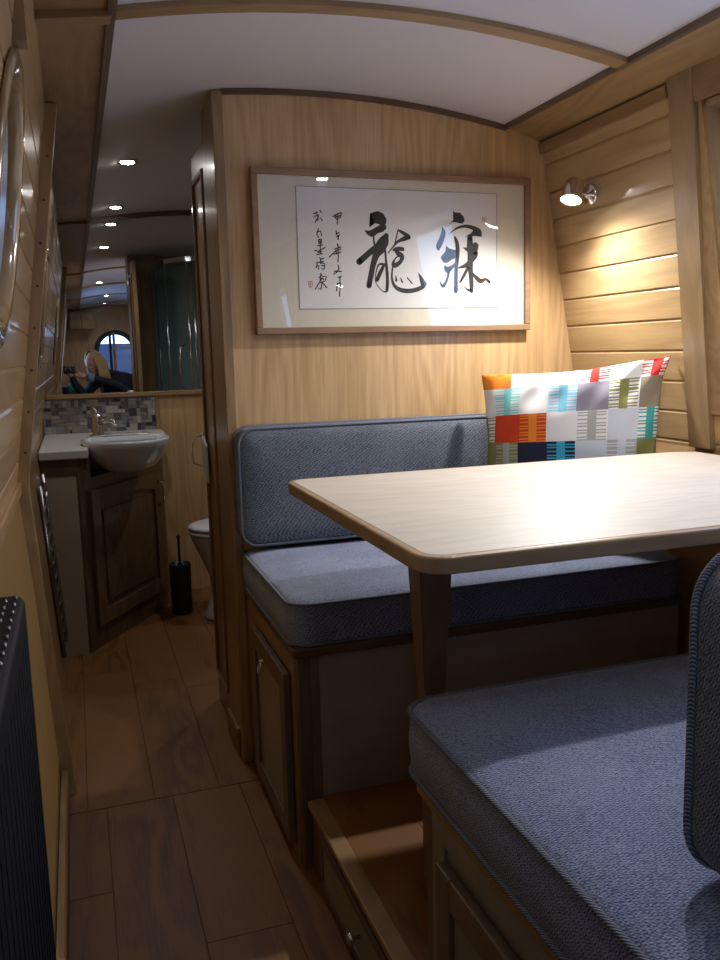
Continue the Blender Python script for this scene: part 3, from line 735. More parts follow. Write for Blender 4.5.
# ------------------------------------------------------------------ framed calligraphy
a = thing('framed_calligraphy', (.93, YF, 1.275), 'oak-framed Chinese brush calligraphy hanging on the bulkhead above the far bench', 'picture')
FX0, FX1, FZ0, FZ1, FY = .496, 1.366, 1.277, 1.733, 2.362
m = MB(); fw = .019
for x0, x1, z0, z1, r_ in ((FX0, FX1, FZ0, FZ0+fw, .1), (FX0, FX1, FZ1-fw, FZ1, .4), (FX0, FX0+fw, FZ0+fw, FZ1-fw, .6), (FX1-fw, FX1, FZ0+fw, FZ1-fw, .8)):
    m.box(x0, x1, FY, YF, z0, z1, .0025, rnd=r_)
m.build('frame', 'frame', a)
MB().box(FX0+fw-.004, FX1-fw+.004, 2.374, 2.386, FZ0+fw-.004, FZ1-fw+.004).build('mount', 'mat', a)
PXa, PXb, PZa, PZb = .624, 1.254, 1.347, 1.687
MB().box(PXa, PXb, 2.3734, 2.3742, PZa, PZb).build('paper', 'paper', a)
m = MB(); lw = .0016
for x0, x1, z0, z1 in ((PXa, PXb, PZa, PZa+lw), (PXa, PXb, PZb-lw, PZb), (PXa, PXa+lw, PZa, PZb), (PXb-lw, PXb, PZa, PZb)):
    m.box(x0, x1, 2.3729, 2.3736, z0, z1)
m.build('mount_line', 'line', a)
def strokes(polys, ribs, mat, name, y=2.3731, extra=0., sm_=True):
    m = MB(); n_ = 0
    def P(p, n): return (.5+p[0]*1e-4, y-n*2e-6, 1.275+p[1]*1e-4)
    for pl_ in polys:
        n_ += 1; b_ = bmesh.new(); f = b_.faces.new([b_.verts.new(P(p, n_)) for p in pl_]); bmesh.ops.triangulate(b_, faces=[f]); m.bm(b_)
    for rb in ribs:
        n_ += 1
        pts = [Vector((p[0], p[1], p[2])) for p in rb]; out = []
        for i in range(len(pts)-1):
            p0 = pts[max(i-1, 0)]; p1 = pts[i]; p2 = pts[i+1]; p3 = pts[min(i+2, len(pts)-1)]
            for k in range(4 if sm_ else 1):
                t_ = k/4
                out.append(.5*((2*p1)+(p2-p0)*t_+(2*p0-5*p1+4*p2-p3)*t_*t_+(3*p1-p0-3*p2+p3)*t_**3))
        out.append(pts[-1])
        L_ = []; R_ = []
        for i, q in enumerate(out):
            d_ = out[min(i+1, len(out)-1)]-out[max(i-1, 0)]; d_ = Vector((d_.x, d_.y)).normalized() if (d_.x or d_.y) else Vector((1, 0))
            w_ = max(q.z, 2.)+extra
            L_.append((q.x-d_.y*w_, q.y+d_.x*w_)); R_.append((q.x+d_.y*w_, q.y-d_.x*w_))
        vs = [P(p, n_) for p in L_+R_]; k = len(L_)
        m.add(vs, [(i, i+1, k+i+1, k+i) for i in range(k-1)])
        for q in (out[0], out[-1]):
            w_ = max(q.z, 2.)+extra
            m.add([P((q.x+w_*math.cos(2*PI*j/12), q.y+w_*math.sin(2*PI*j/12)), n_) for j in range(12)], [tuple(range(12))])
    return m.build(name, mat, a)
strokes(BIG_POLYS, BIG_STROKES, 'ink', 'large_characters')
strokes([], SMALL_STROKES, 'ink', 'small_inscription', sm_=False)
strokes([], SEAL_STROKES[:3], 'seal', 'red_seal')
strokes([], SEAL_STROKES[3:], 'seal', 'red_seal')
MB().box(FX0+fw-.003, FX1-fw+.003, 2.3688, 2.3705, FZ0+fw-.003, FZ1-fw+.003).build('glazing', 'pglass', a)

# ------------------------------------------------------------------ reading lamps
def reading_lamp(x, y, z, label, aim=(-.34, -.22, -.92), energy=14., group=None, cone=168):
    t_ = thing('reading_lamp', (x, y, z), label, 'lamp', group)
    sl = math.atan(.176)
    mt = Matrix.Rotation(-PI/2-sl, 4, 'Y')
    MB().lathe([(.031, -.002), (.031, .006), (.028, .010), (.010, .013), (.009, .020), (.001, .021)], (x, y, z), 32, mt).build('wall_plate', 'chrome', t_)
    MB().tube([(x-.015, y, z), (x-.035, y-.004, z), (x-.050, y-.012, z+.0)], .0055, 10).build('swivel_arm', 'chrome', t_)
    ax = Vector(aim).normalized(); c = Vector((x-.082, y-.030, z-.003))
    q = Vector((0, 0, 1)).rotation_difference(ax).to_matrix().to_4x4()
    MB().lathe([(.010, -.038), (.021, -.035), (.027, -.024), (.029, .020), (.031, .027), (.029, .027), (.0262, .020), (.0262, .0)], c, 32, q).build('lamp_head', 'chrome', t_)
    MB().lathe([(.0258, .016), (.0245, .025), (.014, .0285), (.001, .030)], c, 32, q).build('bulb', 'bulb2', t_)
    l = bpy.data.lights.new('reading_light', 'SPOT'); l.energy = energy; l.spot_size = R(cone); l.spot_blend = .9; l.shadow_soft_size = .018; l.color = (1, .965, .92)
    o_ = bpy.data.objects.new('reading_light', l); COL.objects.link(o_); o_.parent = t_
    o_.location = c+ax*.036-Vector((x, y, z)); o_.rotation_mode = 'QUATERNION'; o_.rotation_quaternion = Vector((0, 0, -1)).rotation_difference(ax)
    return t_
reading_lamp(1.449, 2.166, 1.655, 'lit chrome reading lamp on the boarded wall beside the framed calligraphy', energy=E_READ)
reading_lamp(xr(1.6), .42, 1.60, 'chrome reading lamp on the boarded wall over the nearest bench', aim=(-.30, -.12, -.95), cone=95, energy=E_READ2)

# ------------------------------------------------------------------ ceiling downlights
def downlight(x, y, label, energy, group=None):
    z = zc(x)
    t_ = thing('ceiling_downlight', (x, y, z), label, 'ceiling light', group)
    MB().lathe([(.0, -.001), (.026, -.001), (.026, -.004), (.034, -.006), (.037, -.002), (.037, .0)], (x, y, z), 32).build('bezel', 'chrome', t_)
    MB().lathe([(.024, -.003), (.022, -.006), (.012, -.008), (.001, -.0085)], (x, y, z), 32).build('bulb', 'bulb', t_)
    l = bpy.data.lights.new('downlight', 'SPOT'); l.energy = energy; l.spot_size = R(160); l.spot_blend = 1.; l.shadow_soft_size = .022; l.color = (1, .965, .94)
    o_ = bpy.data.objects.new('downlight', l); COL.objects.link(o_); o_.parent = t_; o_.location = (0, 0, -.02)
    return t_
downlight(.232, 3.20, 'lit ceiling downlight nearer the viewer in the bathroom', E_BATH)
downlight(.235, 4.14, 'lit ceiling downlight close above the bathroom mirror', E_BATH*.6)
downlight(.95, 3.60, 'added fill light above the toilet, out of view, brightening the dark shower', E_BATH*1.5)  # made-up lamp, put in only to lift the dark shower
downlight(1.018, 1.30, 'ceiling downlight above the dinette table', E_TABLE)
downlight(.28, .60, 'ceiling downlight over the aisle beside the nearest bench', E_AISLE)
downlight(.40, -1.25, 'ceiling downlight in the rear cabin, seen halfway down the mirror row', E_REAR)
downlight(.43, -2.74, 'ceiling downlight furthest back in the rear cabin, seen in the mirror', E_REAR)

# ------------------------------------------------------------------ patterned pillow
def pillow():
    N = 132; S = .25
    C0 = Vector((1.312, 2.055, .925))
    right = Vector((.40, -.375, 0)).normalized(); up = Vector((.055, .075, 1)).normalized(); nrm = right.cross(up).normalized()
    if nrm.y > 0: nrm = -nrm
    rr = random.Random(3)
    vs = []
    def sh(u, v):
        # pinched corners, hollow sides
        pu = u*(1-.085*(1-abs(v)**1.5)*abs(u)**3); pv = v*(1-.07*(1-abs(u)**1.5)*abs(v)**3)
        t_ = max(0, (1-abs(u)**2.4))**.62*max(0, (1-abs(v)**2.4))**.62
        wr_ = .0035*math.sin(9*u+5*v)*math.sin(7*v-3*u)*t_+.007*math.sin(19*u-13*v+1)*(1-t_)+.0012*math.sin(8*u*u+17*v+3*u)*t_
        return pu, pv, t_*.072+wr_
    for side in (1, -1):
        for j in range(N+1):
            for i in range(N+1):
                u = -1+2*i/N; v = -1+2*j/N
                pu, pv, th = sh(u, v)
                if u > .8 and v > .8: pu += (u-.8)*(v-.8)*1.2; 
                dz = .022*u*(v+1)/2
                vs.append(C0+right*pu*.255+up*(pv*.245+dz)+nrm*((max(th, 0.)+.0015)*side))
    fs = []; fi = []
    n1 = (N+1)**2
    def cell(u, v):
        # metres across (0..50) and down (0..50) in cm
        X = (u+1)*25; Y = (1-v)*24.5
        cols = [0, 4.2, 12.2, 20.2, 28.2, 36.2, 44.2, 50.1]; rows = [0, 5.0, 13.0, 21.0, 29.0, 37, 45, 50]
        c = max(k for k in range(7) if X >= cols[k]); r_ = max(k for k in range(7) if Y >= rows[k]-1e-6)
        x = (X-cols[c])/(cols[c+1]-cols[c]); y = Y
        if r_ == 0:
            if X < 9.: return 1
            c = {True: c}[True]
        PAT = [
            [1, 0, 0, 0, ('s', 9, 0), 0, ('s', 9, 0)],
            [0, ('s', 3, 0), 0, ('s', 4, 6), 5, ('s', 7, 0), 8],
            [('s', 7, 0), 2, ('s', 1, 2), 0, ('s', 10, 0), 6, ('s', 11, 0)],
            [7, ('s', 10, 7), 12, ('s', 13, 12), 6, ('s', 6, 10), 7],
            [0, 11, 0, 2, ('s', 1, 0), 12, 0], [5, 0, ('s', 3, 0), 7, 0, 0, 1], [0]*7]
        q = PAT[r_][c]
        if isinstance(q, tuple):
            if c == 0: x = (X/8.2)+.48
            if c == 6: x = (X-44.2)/7.
            if .36 < x < .64: return q[1]
            ph = (Y/.95) % 1
            return (q[1] if r_ != 2 or c != 2 else 1) if ph < .42 and .02 < x < .98 else q[2]
        return q
    for side in (0, 1):
        for j in range(N):
            for i in range(N):
                a_ = side*n1+j*(N+1)+i; f = (a_, a_+1, a_+N+2, a_+N+1)
                fs.append(f if side == 0 else f[::-1])
                if side: fi.append(8)
                else: fi.append(cell(-1+2*(i+.5)/N, -1+2*(j+.5)/N))
    cols = [(.82, .80, .78), (.85, .25, .03), (.62, .06, .02), (.25, .68, .66), (.22, .55, .70), (.30, .27, .33), (.62, .66, .72), (.25, .24, .08), (.30, .25, .18), (.60, .045, .035), (.42, .42, .38), (.06, .38, .36), (.025, .025, .05), (.05, .42, .58)]
    mats = [plain('pillow_cloth_%s' % n_, c_, .9, var=.05, bscale=300, bump=.15, spec=.2) for n_, c_ in zip(['white', 'orange', 'red', 'aqua', 'sky', 'lilac', 'ice', 'olive', 'taupe', 'crimson', 'grey', 'teal', 'navy', 'cyan'], cols)]
    # rim between both faces
    rim = [j*(N+1) for j in range(N, 0, -1)]+[i for i in range(N)]+[j*(N+1)+N for j in range(N)]+[N*(N+1)+i for i in range(N, 0, -1)]
    for k in range(len(rim)):
        a_, b_ = rim[k], rim[(k+1) % len(rim)]
        fs.append((a_, b_, b_+n1, a_+n1)); fi.append(8)
    t_ = thing('patterned_pillow', (C0.x, C0.y, .68), 'square pillow with multicoloured blocks and comb stripes propped in the bench corner', 'pillow')
    m = MB(); m.add(vs, fs, 0, True)
    o = m.build('pillow_cover', None, t_, mats=mats, fidx=fi)
    return t_
pillow()

# ------------------------------------------------------------------ bathroom
CZ = .860
v = thing('vanity_unit', (.10, 4.0, 0), 'dark wood vanity cupboard with cream end panel under the wash basin', 'cabinet')
VP = [(-.125, 3.575), (-.012, 3.575), (.365, 4.16), (.365, YE-.004), (-.125, YE-.004)]
def basin_cut(o_):
    b_ = bmesh.new(); bmesh.ops.create_cone(b_, cap_ends=True, segments=64, radius1=.188, radius2=.188, depth=.4)
    bmesh.ops.transform(b_, matrix=Matrix.Translation((.192, 3.765, CZ-.126+.2)) @ Matrix.Diagonal((1, 1.15, 1, 1)), verts=b_.verts)
    c_ = MB().bm(b_).build('cutter', 'black'); par = o_.parent; o_.parent = None; keep = o_.location.copy()
    if par: o_.location = par.location
    boolean_cut(o_, [c_]); o_.location = keep; o_.parent = par; return o_
m = MB(); m.prism(VP, 0, CZ-.036, axis='Z'); basin_cut(m.build('carcass', 'vdoor', v))
m = MB(); m.prism([(-.118, 0), (-.022, 0), (-.022, CZ-.10), (-.154, CZ-.10), (-.146, .6)], 3.566, 3.576); m.build('end_panel', 'cream', v)
m = MB(); m.box(-.156, -.012, 3.562, 3.576, CZ-.10, CZ-.035, .002); m.build('top_rail', 'vdoor', v)
# angled door
dvec = Vector((.377, .585, 0)).normalized(); nv = Vector((dvec.y, -dvec.x, 0)); o0 = Vector((-.012, 3.575, 0)); Ld = .696
def onface(s, z, off): return o0+dvec*s+nv*off+Vector((0, 0, z))
def slab(mb, s0, s1, z0, z1, a0, a1, rnd=0.):
    return hexa(mb, [onface(s0, z0, a0), onface(s1, z0, a0), onface(s1, z1, a0), onface(s0, z1, a0), onface(s0, z0, a1), onface(s1, z0, a1), onface(s1, z1, a1), onface(s0, z1, a1)], rnd)
m = MB(); slab(m, .055, .115, .10, .68, 0, .018, .3); slab(m, .60, .66, .10, .68, 0, .018, .8); slab(m, .115, .60, .10, .16, 0, .018, .5)
# arched top rail
n = 10
for i in range(n):
    s0, s1 = .115+.485*i/n, .115+.485*(i+1)/n
    za = lambda s: .60+.03*math.sin(PI*(s-.115)/.485)
    hexa(m, [onface(s0, za(s0), 0), onface(s1, za(s1), 0), onface(s1, .68, 0), onface(s0, .68, 0), onface(s0, za(s0), .018), onface(s1, za(s1), .018), onface(s1, .68, .018), onface(s0, .68, .018)], .4)
vd = m.build('cupboard_door', 'vdoor', v)
m = MB(); slab(m, .115, .60, .16, .64, 0, .006); slab(m, .145, .57, .19, .585, .006, .013); m.build('door_panel', 'vdoor', vd)
MB().tube([onface(.625, .52, .018), onface(.625, .525, .042), onface(.625, .555, .050), onface(.625, .600, .050), onface(.625, .63, .042), onface(.625, .635, .018)], .005, 10).build('door_handle', 'chrome', vd)
w_ = MB().prism([(-.158, 3.550), (.03, 3.550), (.03, 3.64), (.40, 4.16), (.40, YE-.003), (-.158, YE-.003)], CZ-.035, CZ, axis='Z', bev=.004)
tag(basin_cut(w_.build('vanity_worktop', 'worktop')), 'white worktop with a raised edge beside the wash basin', 'worktop')
bs = thing('wash_basin', (.19, 3.78, CZ), 'white round-fronted ceramic wash basin overhanging the vanity cupboard', 'basin')
MB().lathe([(.02, -.125), (.075, -.120), (.12, -.098), (.155, -.060), (.178, -.015), (.186, .012), (.185, .020), (.178, .022), (.168, .014), (.150, -.02), (.115, -.065), (.06, -.090), (.012, -.095)], (.192, 3.765, CZ), 48, None, 1., 1.15).build('bowl', 'white', bs)
m = MB(); m.prism([(.02, 3.86), (.36, 3.86), (.30, 4.10), (.06, 4.10)], CZ, CZ+.02, axis='Z', bev=.005); m.build('tap_ledge', 'white', bs)
tp = thing('mixer_tap', (.085, 3.97, CZ+.02), 'chrome lever mixer tap behind the wash basin', 'tap')
MB().lathe([(.028, 0), (.028, .006), (.024, .012), (.023, .085), (.018, .095), (.001, .097)], (.085, 3.97, CZ+.02), 24).build('tap_body', 'chrome', tp)
MB().tube([(.088, 3.96, CZ+.075), (.12, 3.92, CZ+.088), (.150, 3.88, CZ+.086), (.160, 3.87, CZ+.070)], [.011, .010, .010, .009], 12).build('spout', 'chrome', tp)
MB().tube([(.085, 3.97, CZ+.115), (.078, 3.99, CZ+.130), (.068, 4.0, CZ+.15)], [.009, .007, .005], 10).build('lever', 'chrome', tp)
# mosaic
ms = MB(); ms.box(-.160, .378, YE-.006, YE, CZ, 1.030, rnd=0)
mo = thing('mosaic_splashback', (.11, YE, CZ), 'grey mosaic tile splashback between the basin and the mirror', 'splashback')
ms.build('grout', 'grout', mo)
mt_ = MB(); g = .0185
nx = int(.537/g); nz = int(.168/g)
used = set(); r2 = random.Random(11)
for i in range(nx):
    for j in range(nz):
        if (i, j) in used: continue
        w1, h1 = r2.choice(((1, 1), (1, 1), (1, 1), (2, 1), (1, 2), (2, 2)))
        if i+w1 > nx or j+h1 > nz or any((i+p_, j+q_) in used for p_ in range(w1) for q_ in range(h1)): w1 = h1 = 1
        for p_ in range(w1):
            for q_ in range(h1): used.add((i+p_, j+q_))
        if r2.random() < .25 and w1 == h1 == 1:
            mt_.box(-.158+i*g+.001, -.158+(i+.5)*g-.001, YE-.009, YE-.005, CZ+j*g+.001, CZ+(j+1)*g-.001, rnd=r2.random())
            mt_.box(-.158+(i+.5)*g+.001, -.158+(i+1)*g-.001, YE-.009, YE-.005, CZ+j*g+.001, CZ+(j+1)*g-.001, rnd=r2.random())
        else:
            mt_.box(-.158+i*g+.001, -.158+(i+w1)*g-.001, YE-.009, YE-.005, CZ+j*g+.001, CZ+(j+h1)*g-.001, rnd=r2.random())
mt_.build('mosaic_tiles', 'tile', mo)
# mirror
mi = thing('wall_mirror', (.5, YE, 1.05), 'large frameless bathroom mirror on an oak rail reflecting the whole cabin', 'mirror')
n = 24; x0, x1 = -.135, 1.36
xs = [x0+(x1-x0)*i/n for i in range(n+1)]
def mt0(x): return min(zc(max(.12, min(1.29, x)))-.022, 1.842+(x-x0)*.16 if x < .12 else 9)
MB().prism([(x0, 1.052), (x1, 1.052)]+[(x, mt0(x)) for x in reversed(xs)], YE-.006, YE-.001).build('mirror_glass', 'mirror', mi)
m = MB(); m.box(-.14, 1.38, YE-.020, YE-.0005, 1.031, 1.053, .003); m.build('lower_rail', 'oak_x', mi)
m = MB(); m.prism([(x, mt0(x)-.002) for x in xs]+[(x, mt0(x)+.016) for x in reversed(xs)], YE-.014, YE-.0005); m.build('upper_rail', 'darkrail_x', mi)
struct(MB().box(.380, .398, YE-.012, YE, 0, 1.031, .002).build('trim_splashback', 'oak_p'))
# toilet
tl = thing('toilet', (.72, 3.88, 0), 'white ceramic toilet with closed lid half hidden by the doorway', 'toilet')
TC = (.635, 3.87)
MB().lathe([(.115, 0), (.12, .01), (.105, .04), (.085, .12), (.088, .20), (.115, .28), (.140, .34), (.157, .385), (.160, .40), (.13, .405)], (TC[0], TC[1], 0), 40, None, 1.12, .92).build('bowl', 'white', tl)
m = MB(); m.lathe([(.001, .405), (.158, .405), (.166, .411), (.166, .420), (.158, .425), (.001, .426)], (TC[0], TC[1], 0), 40, None, 1.12, .95); m.build('seat', 'plastic', tl)
m = MB(); m.lathe([(.001, .428), (.158, .428), (.167, .433), (.165, .444), (.145, .452), (.001, .456)], (TC[0], TC[1], 0), 40, None, 1.12, .95); m.build('lid', 'plastic', tl)
MB().box(.70, 1.02, TC[1]-.13, TC[1]+.13, 0, .40, .03, seg=4).build('pedestal_rear', 'white', tl)
MB().box(.88, 1.05, TC[1]-.20, TC[1]+.20, .40, .78, .025, seg=4).build('cistern', 'white', tl)
# brush
br = thing('toilet_brush', (.415, 4.0, 0), 'black toilet brush in a tall dark holder beside the toilet', 'toilet brush')
MB().lathe([(.045, 0), (.048, .004), (.052, .24), (.050, .245), (.045, .245), (.044, .20)], (.415, 4.0, 0), 28).build('holder', 'black', br)
MB().lathe([(.03, .19), (.007, .25), (.006, .36), (.010, .375), (.001, .385)], (.415, 4.0, 0), 16).build('handle', 'black', br)
# paper holder on the folded-back door
dr = thing('bathroom_door', (.42, 2.75, 0), 'oak bathroom door folded open behind the bulkhead edge', 'door')
DX0, DX1, DY0, DY1 = .412, .438, 2.61, 2.90
m = MB(); m.box(DX0, DX1, DY0, DY1, .01, 1.86, .004); m.build('door_leaf', 'oak_p', dr)
m = MB()
for a0, a1, c0, c1 in ((DY0+.03, DY0+.045, .12, 1.78), (DY1-.05, DY1-.035, .12, 1.78), (DY0+.03, DY1-.035, .12, .135), (DY0+.03, DY1-.035, 1.765, 1.78)):
    m.box(DX0-.009, DX0, a0, a1, c0, c1, .003)
m.build('door_moulding', 'gloss', dr)
ph = thing('toilet_roll_holder', (.405, 2.88, .88), 'chrome toilet-roll holder with white paper on the bathroom door', 'toilet roll holder')
MB().lathe([(.014, 0), (.014, .006), (.001, .008)], (.403+.0005, 2.885, .955), 20, Matrix.Rotation(-PI/2, 4, 'Y')).build('wall_rose', 'chrome', ph)
MB().tube([(.400, 2.885, .955), (.378, 2.885, .950), (.366, 2.885, .925), (.363, 2.885, .885), (.368, 2.885, .860), (.390, 2.885, .850)], .003, 8).build('holder_arm', 'chrome', ph)
m = MB(); hexa(m, [(.397, 2.80, .80), (.397, 2.90, .86), (.397, 2.90, .965), (.397, 2.80, .925), (.4035, 2.80, .80), (.4035, 2.90, .86), (.4035, 2.90, .965), (.4035, 2.80, .925)]); m.build('paper_sheet', 'plastic', ph)
# towel radiator on the left wall
tr = thing('towel_radiator', (-.12, 3.35, .1), 'dark chrome ladder towel radiator on the left wall before the vanity', 'radiator')
for y in (3.16, 3.50): MB().tube([(-.108, y, .14), (-.146, y, .78)], .009, 12).build('upright', 'chrome_d', tr)
for k in range(12):
    z = .17+.052*k
    MB().tube([(-.1015-.0594*z-q_, y_, z) for y_, q_ in ((3.16, 0), (3.24, -.008), (3.33, -.010), (3.42, -.008), (3.50, 0))], .0085, 8).build('rung', 'chrome_d', tr)
# shower enclosure behind the bulkhead
sh_ = thing('shower_enclosure', (1.0, 2.85, 0), 'quadrant glass shower enclosure behind the bulkhead, seen in the mirror', 'shower')
SX, SY, SR = .60, 3.22, .48
arc = [(SX+SR-SR*math.cos(a_), SY-SR+SR*math.sin(a_)) for a_ in [PI/2*i/16 for i in range(17)]]
outer = [(SX, 2.45)]+arc+[(1.42, SY)]
MB().prism(outer+[(1.42, 2.45)], 0, .09, axis='Z', bev=0).build('tray', 'white', sh_)
def wallstrip(off, z0, z1, a_=0, b_=None):
    pts_ = outer[a_:b_]
    nn = []
    for i, q in enumerate(pts_):
        p_ = Vector(pts_[max(i-1, 0)]); r_ = Vector(pts_[min(i+1, len(pts_)-1)]); d_ = (r_-p_).normalized(); nn.append((q[0]+d_.y*off, q[1]-d_.x*off))
    return MB().prism(list(pts_)+nn[::-1], z0, z1, axis='Z')
wallstrip(.005, .11, 1.84).build('curved_glass', 'sglass', sh_)
wallstrip(.028, 1.84, 1.872).build('top_rail', 'chrome', sh_)
wallstrip(.028, .09, .115).build('bottom_rail', 'chrome', sh_)
m = MB()
for q in (outer[0], outer[4], outer[9], outer[10], outer[-1]): m.tube([(q[0]+.006, q[1]-.002, .1), (q[0]+.006, q[1]-.002, 1.85)], .008, 8)
m.build('upright', 'chrome', sh_)
q = outer[8]; MB().tube([(q[0]-.0, q[1]+.0, 1.30), (q[0]-.03, q[1]+.03, 1.29), (q[0]-.04, q[1]+.04, 1.15), (q[0]-.03, q[1]+.03, 1.02), (q[0], q[1], 1.0)], .007, 10).build('door_handle', 'chrome', sh_)
m = MB(); m.box(.58, 1.43, 2.425, 2.445, 0, 1.88); m.box(1.425, 1.44, 2.445, 3.24, 0, 1.84); struct(m.build('wall_shower_lining', 'showerwall'))

# ------------------------------------------------------------------ black leather seat at the left edge
ch = thing('leather_seat', (-.095, .55, 0), 'black leather seat back with shiny stitching against the left wall', 'chair')
cx0, cx1, cy0, cy1, cz0, cz1 = -.108, -.064, .22, .905, .34, .985
m = MB(); m.box(cx0, cx1, cy0, cy1, cz0, cz1, .010, seg=4); m.build('backrest', 'leather', ch)
st = MB()
rr = random.Random(5)
for k, x in enumerate((-.071, -.080, -.089, -.098)):
    y = cy1-.014-.009*(k % 2)
    while y > .25:
        st.tube([(x+.0007*rr.uniform(-1, 1), y, cz1+.0004), (x, y-.005, cz1+.0012), (x+.001, y-.009, cz1+.0003)], [.0006, .0011, .0006], 6)
        y -= .021+.006*rr.random()
st.build('stitching', 'stitch', ch)
rb_ = MB()
for k in range(24):
    y = cy0+.03+k*.027
    rb_.tube([(cx1+.0005, y, cz0+.03), (cx1+.0002, y, cz1-.03)], .0006, 6)
rb_.build('ribbing', 'leather', ch)
m = MB(); m.box(cx0, .0-.066, cy0+.02, cy1-.05, .30, .345, .008); m.build('seat_pad', 'leather', ch)
for y in (cy0+.05, cy1-.10):
    MB().tube([(-.085, y, .302), (-.088, y, .0)], .009, 10).build('leg', 'chrome_d', ch)
# ------------------------------------------------------------------ photographer, kneeling behind the camera; seen only in the mirror
def skin(name, joints, edges, mat, parent, sub=2, org=(0, 0, 0)):
    me = bpy.data.meshes.new(name); me.from_pydata([Vector(j[:3])-Vector(org) for j in joints], edges, []); me.update()
    o = bpy.data.objects.new(name, me); COL.objects.link(o)
    if parent: o.parent = parent
    md = o.modifiers.new('skin', 'SKIN'); md.use_smooth_shade = True
    sv = me.skin_vertices[0].data
    for i, j in enumerate(joints):
        r_ = j[3]; sv[i].radius = (r_, j[4] if len(j) > 4 else r_)
    sv[0].use_root = True
    md2 = o.modifiers.new('sub', 'SUBSURF'); md2.levels = sub; md2.render_levels = sub
    me.materials.append(M[mat]); return o
PO = (.42, -.55, 0)
pe = thing('person', PO, 'person with long blonde hair and dark jumper leaning to look into a camera', 'person')
# pelvis, spine, neck ; legs kneeling ; arms forward to the camera
J = [(.50, -.62, .52, .15, .12), (.49, -.58, .66, .145, .115), (.46, -.50, .80, .155, .12), (.42, -.42, .95, .16, .115), (.37, -.36, 1.05, .09, .08), (.32, -.32, 1.10, .055, .055),
     (.60, -.48, .99, .075, .075), (.60, -.30, .82, .052), (.42, -.14, .97, .042), (.14, -.13, 1.06, .030),
     (.26, -.30, 1.02, .075, .07), (.12, -.26, .86, .052), (.03, -.16, .98, .042), (.01, -.12, 1.06, .030),
     (.58, -.60, .46, .105), (.62, -.28, .13, .075), (.62, -.50, .07, .060), (.62, -.78, .06, .042),
     (.42, -.60, .46, .105), (.36, -.28, .13, .075), (.36, -.50, .07, .060), (.36, -.78, .06, .042)]
Eg = [(0, 1), (1, 2), (2, 3), (3, 4), (4, 5), (3, 6), (6, 7), (7, 8), (8, 9), (3, 10), (10, 11), (11, 12), (12, 13), (0, 14), (14, 15), (15, 16), (16, 17), (0, 18), (18, 19), (19, 20), (20, 21)]
body = skin('body', J, Eg, 'navy', pe, org=PO)
# head: sculpted ball turned towards the camera she holds
HC = Vector((.235, -.27, 1.185)); fd = Vector((-.72, .55, -.30)).normalized()
rt = fd.cross(Vector((0, 0, 1))).normalized(); upv = rt.cross(fd).normalized()
def H(a_, b_, c_): return HC+rt*a_+fd*b_+upv*c_
m = MB(); vs = []; fs = []; nu, nv = 32, 24
for j in range(nv+1):
    ph_ = PI*j/nv
    for i in range(nu):
        th = 2*PI*i/nu; x = math.sin(ph_)*math.cos(th); y = math.sin(ph_)*math.sin(th); z = math.cos(ph_)
        sx = .073*(1-.28*max(0, -z)); sy = .092*(1-.12*max(0, -z)); X_, Y_, Z_ = x*sx, y*sy, z*.115
        if y > 0:
            Y_ += .024*math.exp(-((x/.20)**2+((z+.12)/.22)**2))        # nose
            Y_ -= .010*(math.exp(-(((abs(x)-.38)/.2)**2+((z-.05)/.14)**2)))  # eye sockets
            Y_ += .006*math.exp(-((x/.35)**2+((z+.50)/.12)**2))+.008*math.exp(-((x/.3)**2+((z+.85)/.15)**2))
        vs.append(H(X_, Y_, Z_))
for j in range(nv):
    for i in range(nu): fs.append((j*nu+i, j*nu+(i+1) % nu, (j+1)*nu+(i+1) % nu, (j+1)*nu+i))
m.add(vs, fs, 0, True); m.build('head', 'skin', pe)
m = MB(); m.tube([HC+Vector((.09, -.05, -.09))*1.1, HC+Vector((.02, -.01, -.05))], [.05, .048], 16); m.build('neck', 'skin', pe)
for s in (-1, 1):
    m = MB(); m.lathe([(.001, -.009), (.007, -.006), (.009, 0), (.007, .006), (.001, .009)], H(s*.028, .076, .006), 12); m.build('eye', 'eye', pe)
    m = MB(); m.lathe([(.001, -.03), (.012, -.022), (.016, 0), (.012, .022), (.001, .03)], H(s*.073, -.005, -.005), 12); m.build('ear', 'skin', pe)
m = MB(); m.tube([H(-.022, .082, -.055), H(0, .090, -.057), H(.022, .082, -.055)], [.003, .006, .003], 8); m.build('mouth', 'lip', pe)
# hair: cap plus long falling strands
m = MB(); vs = []; fs = []
for j in range(17):
    ph_ = PI*.62*j/16
    for i in range(33):
        th = PI*1.02+(PI*1.0)*(-.12+1.24*i/32)
        k_ = 1.14+.02*math.sin(i*2.1)
        top = max(0., 1-j/6.)
        x = math.sin(ph_)*math.cos(th); y = math.sin(ph_)*math.sin(th); z = math.cos(ph_)
        vs.append(H(x*.080*k_, y*.098*k_+.008, z*.122*k_))
for j in range(16):
    for i in range(32): fs.append((j*33+i, j*33+i+1, (j+1)*33+i+1, (j+1)*33+i))
m.add(vs, fs, 0, True)
rh = random.Random(2)
for k in range(46):
    th = PI*(.93+1.14*k/45); s_ = rh.uniform(-.008, .008)
    a0 = H(math.cos(th)*.078, math.sin(th)*.095+.01, .055); a1 = H(math.cos(th)*.093, math.sin(th)*.112, -.02)
    L_ = rh.uniform(.14, .22)
    a2 = a1+Vector((.012+s_, -.008, -L_*.5)); a3 = a1+Vector((.03+s_*2, -.005, -L_))
    m.tube([H(math.cos(th)*.03, math.sin(th)*.04+.02, .122), a0, a1, a2, a3], [.012, .017, .018, .017, .006], 6)
m.build('hair', 'hair', pe)
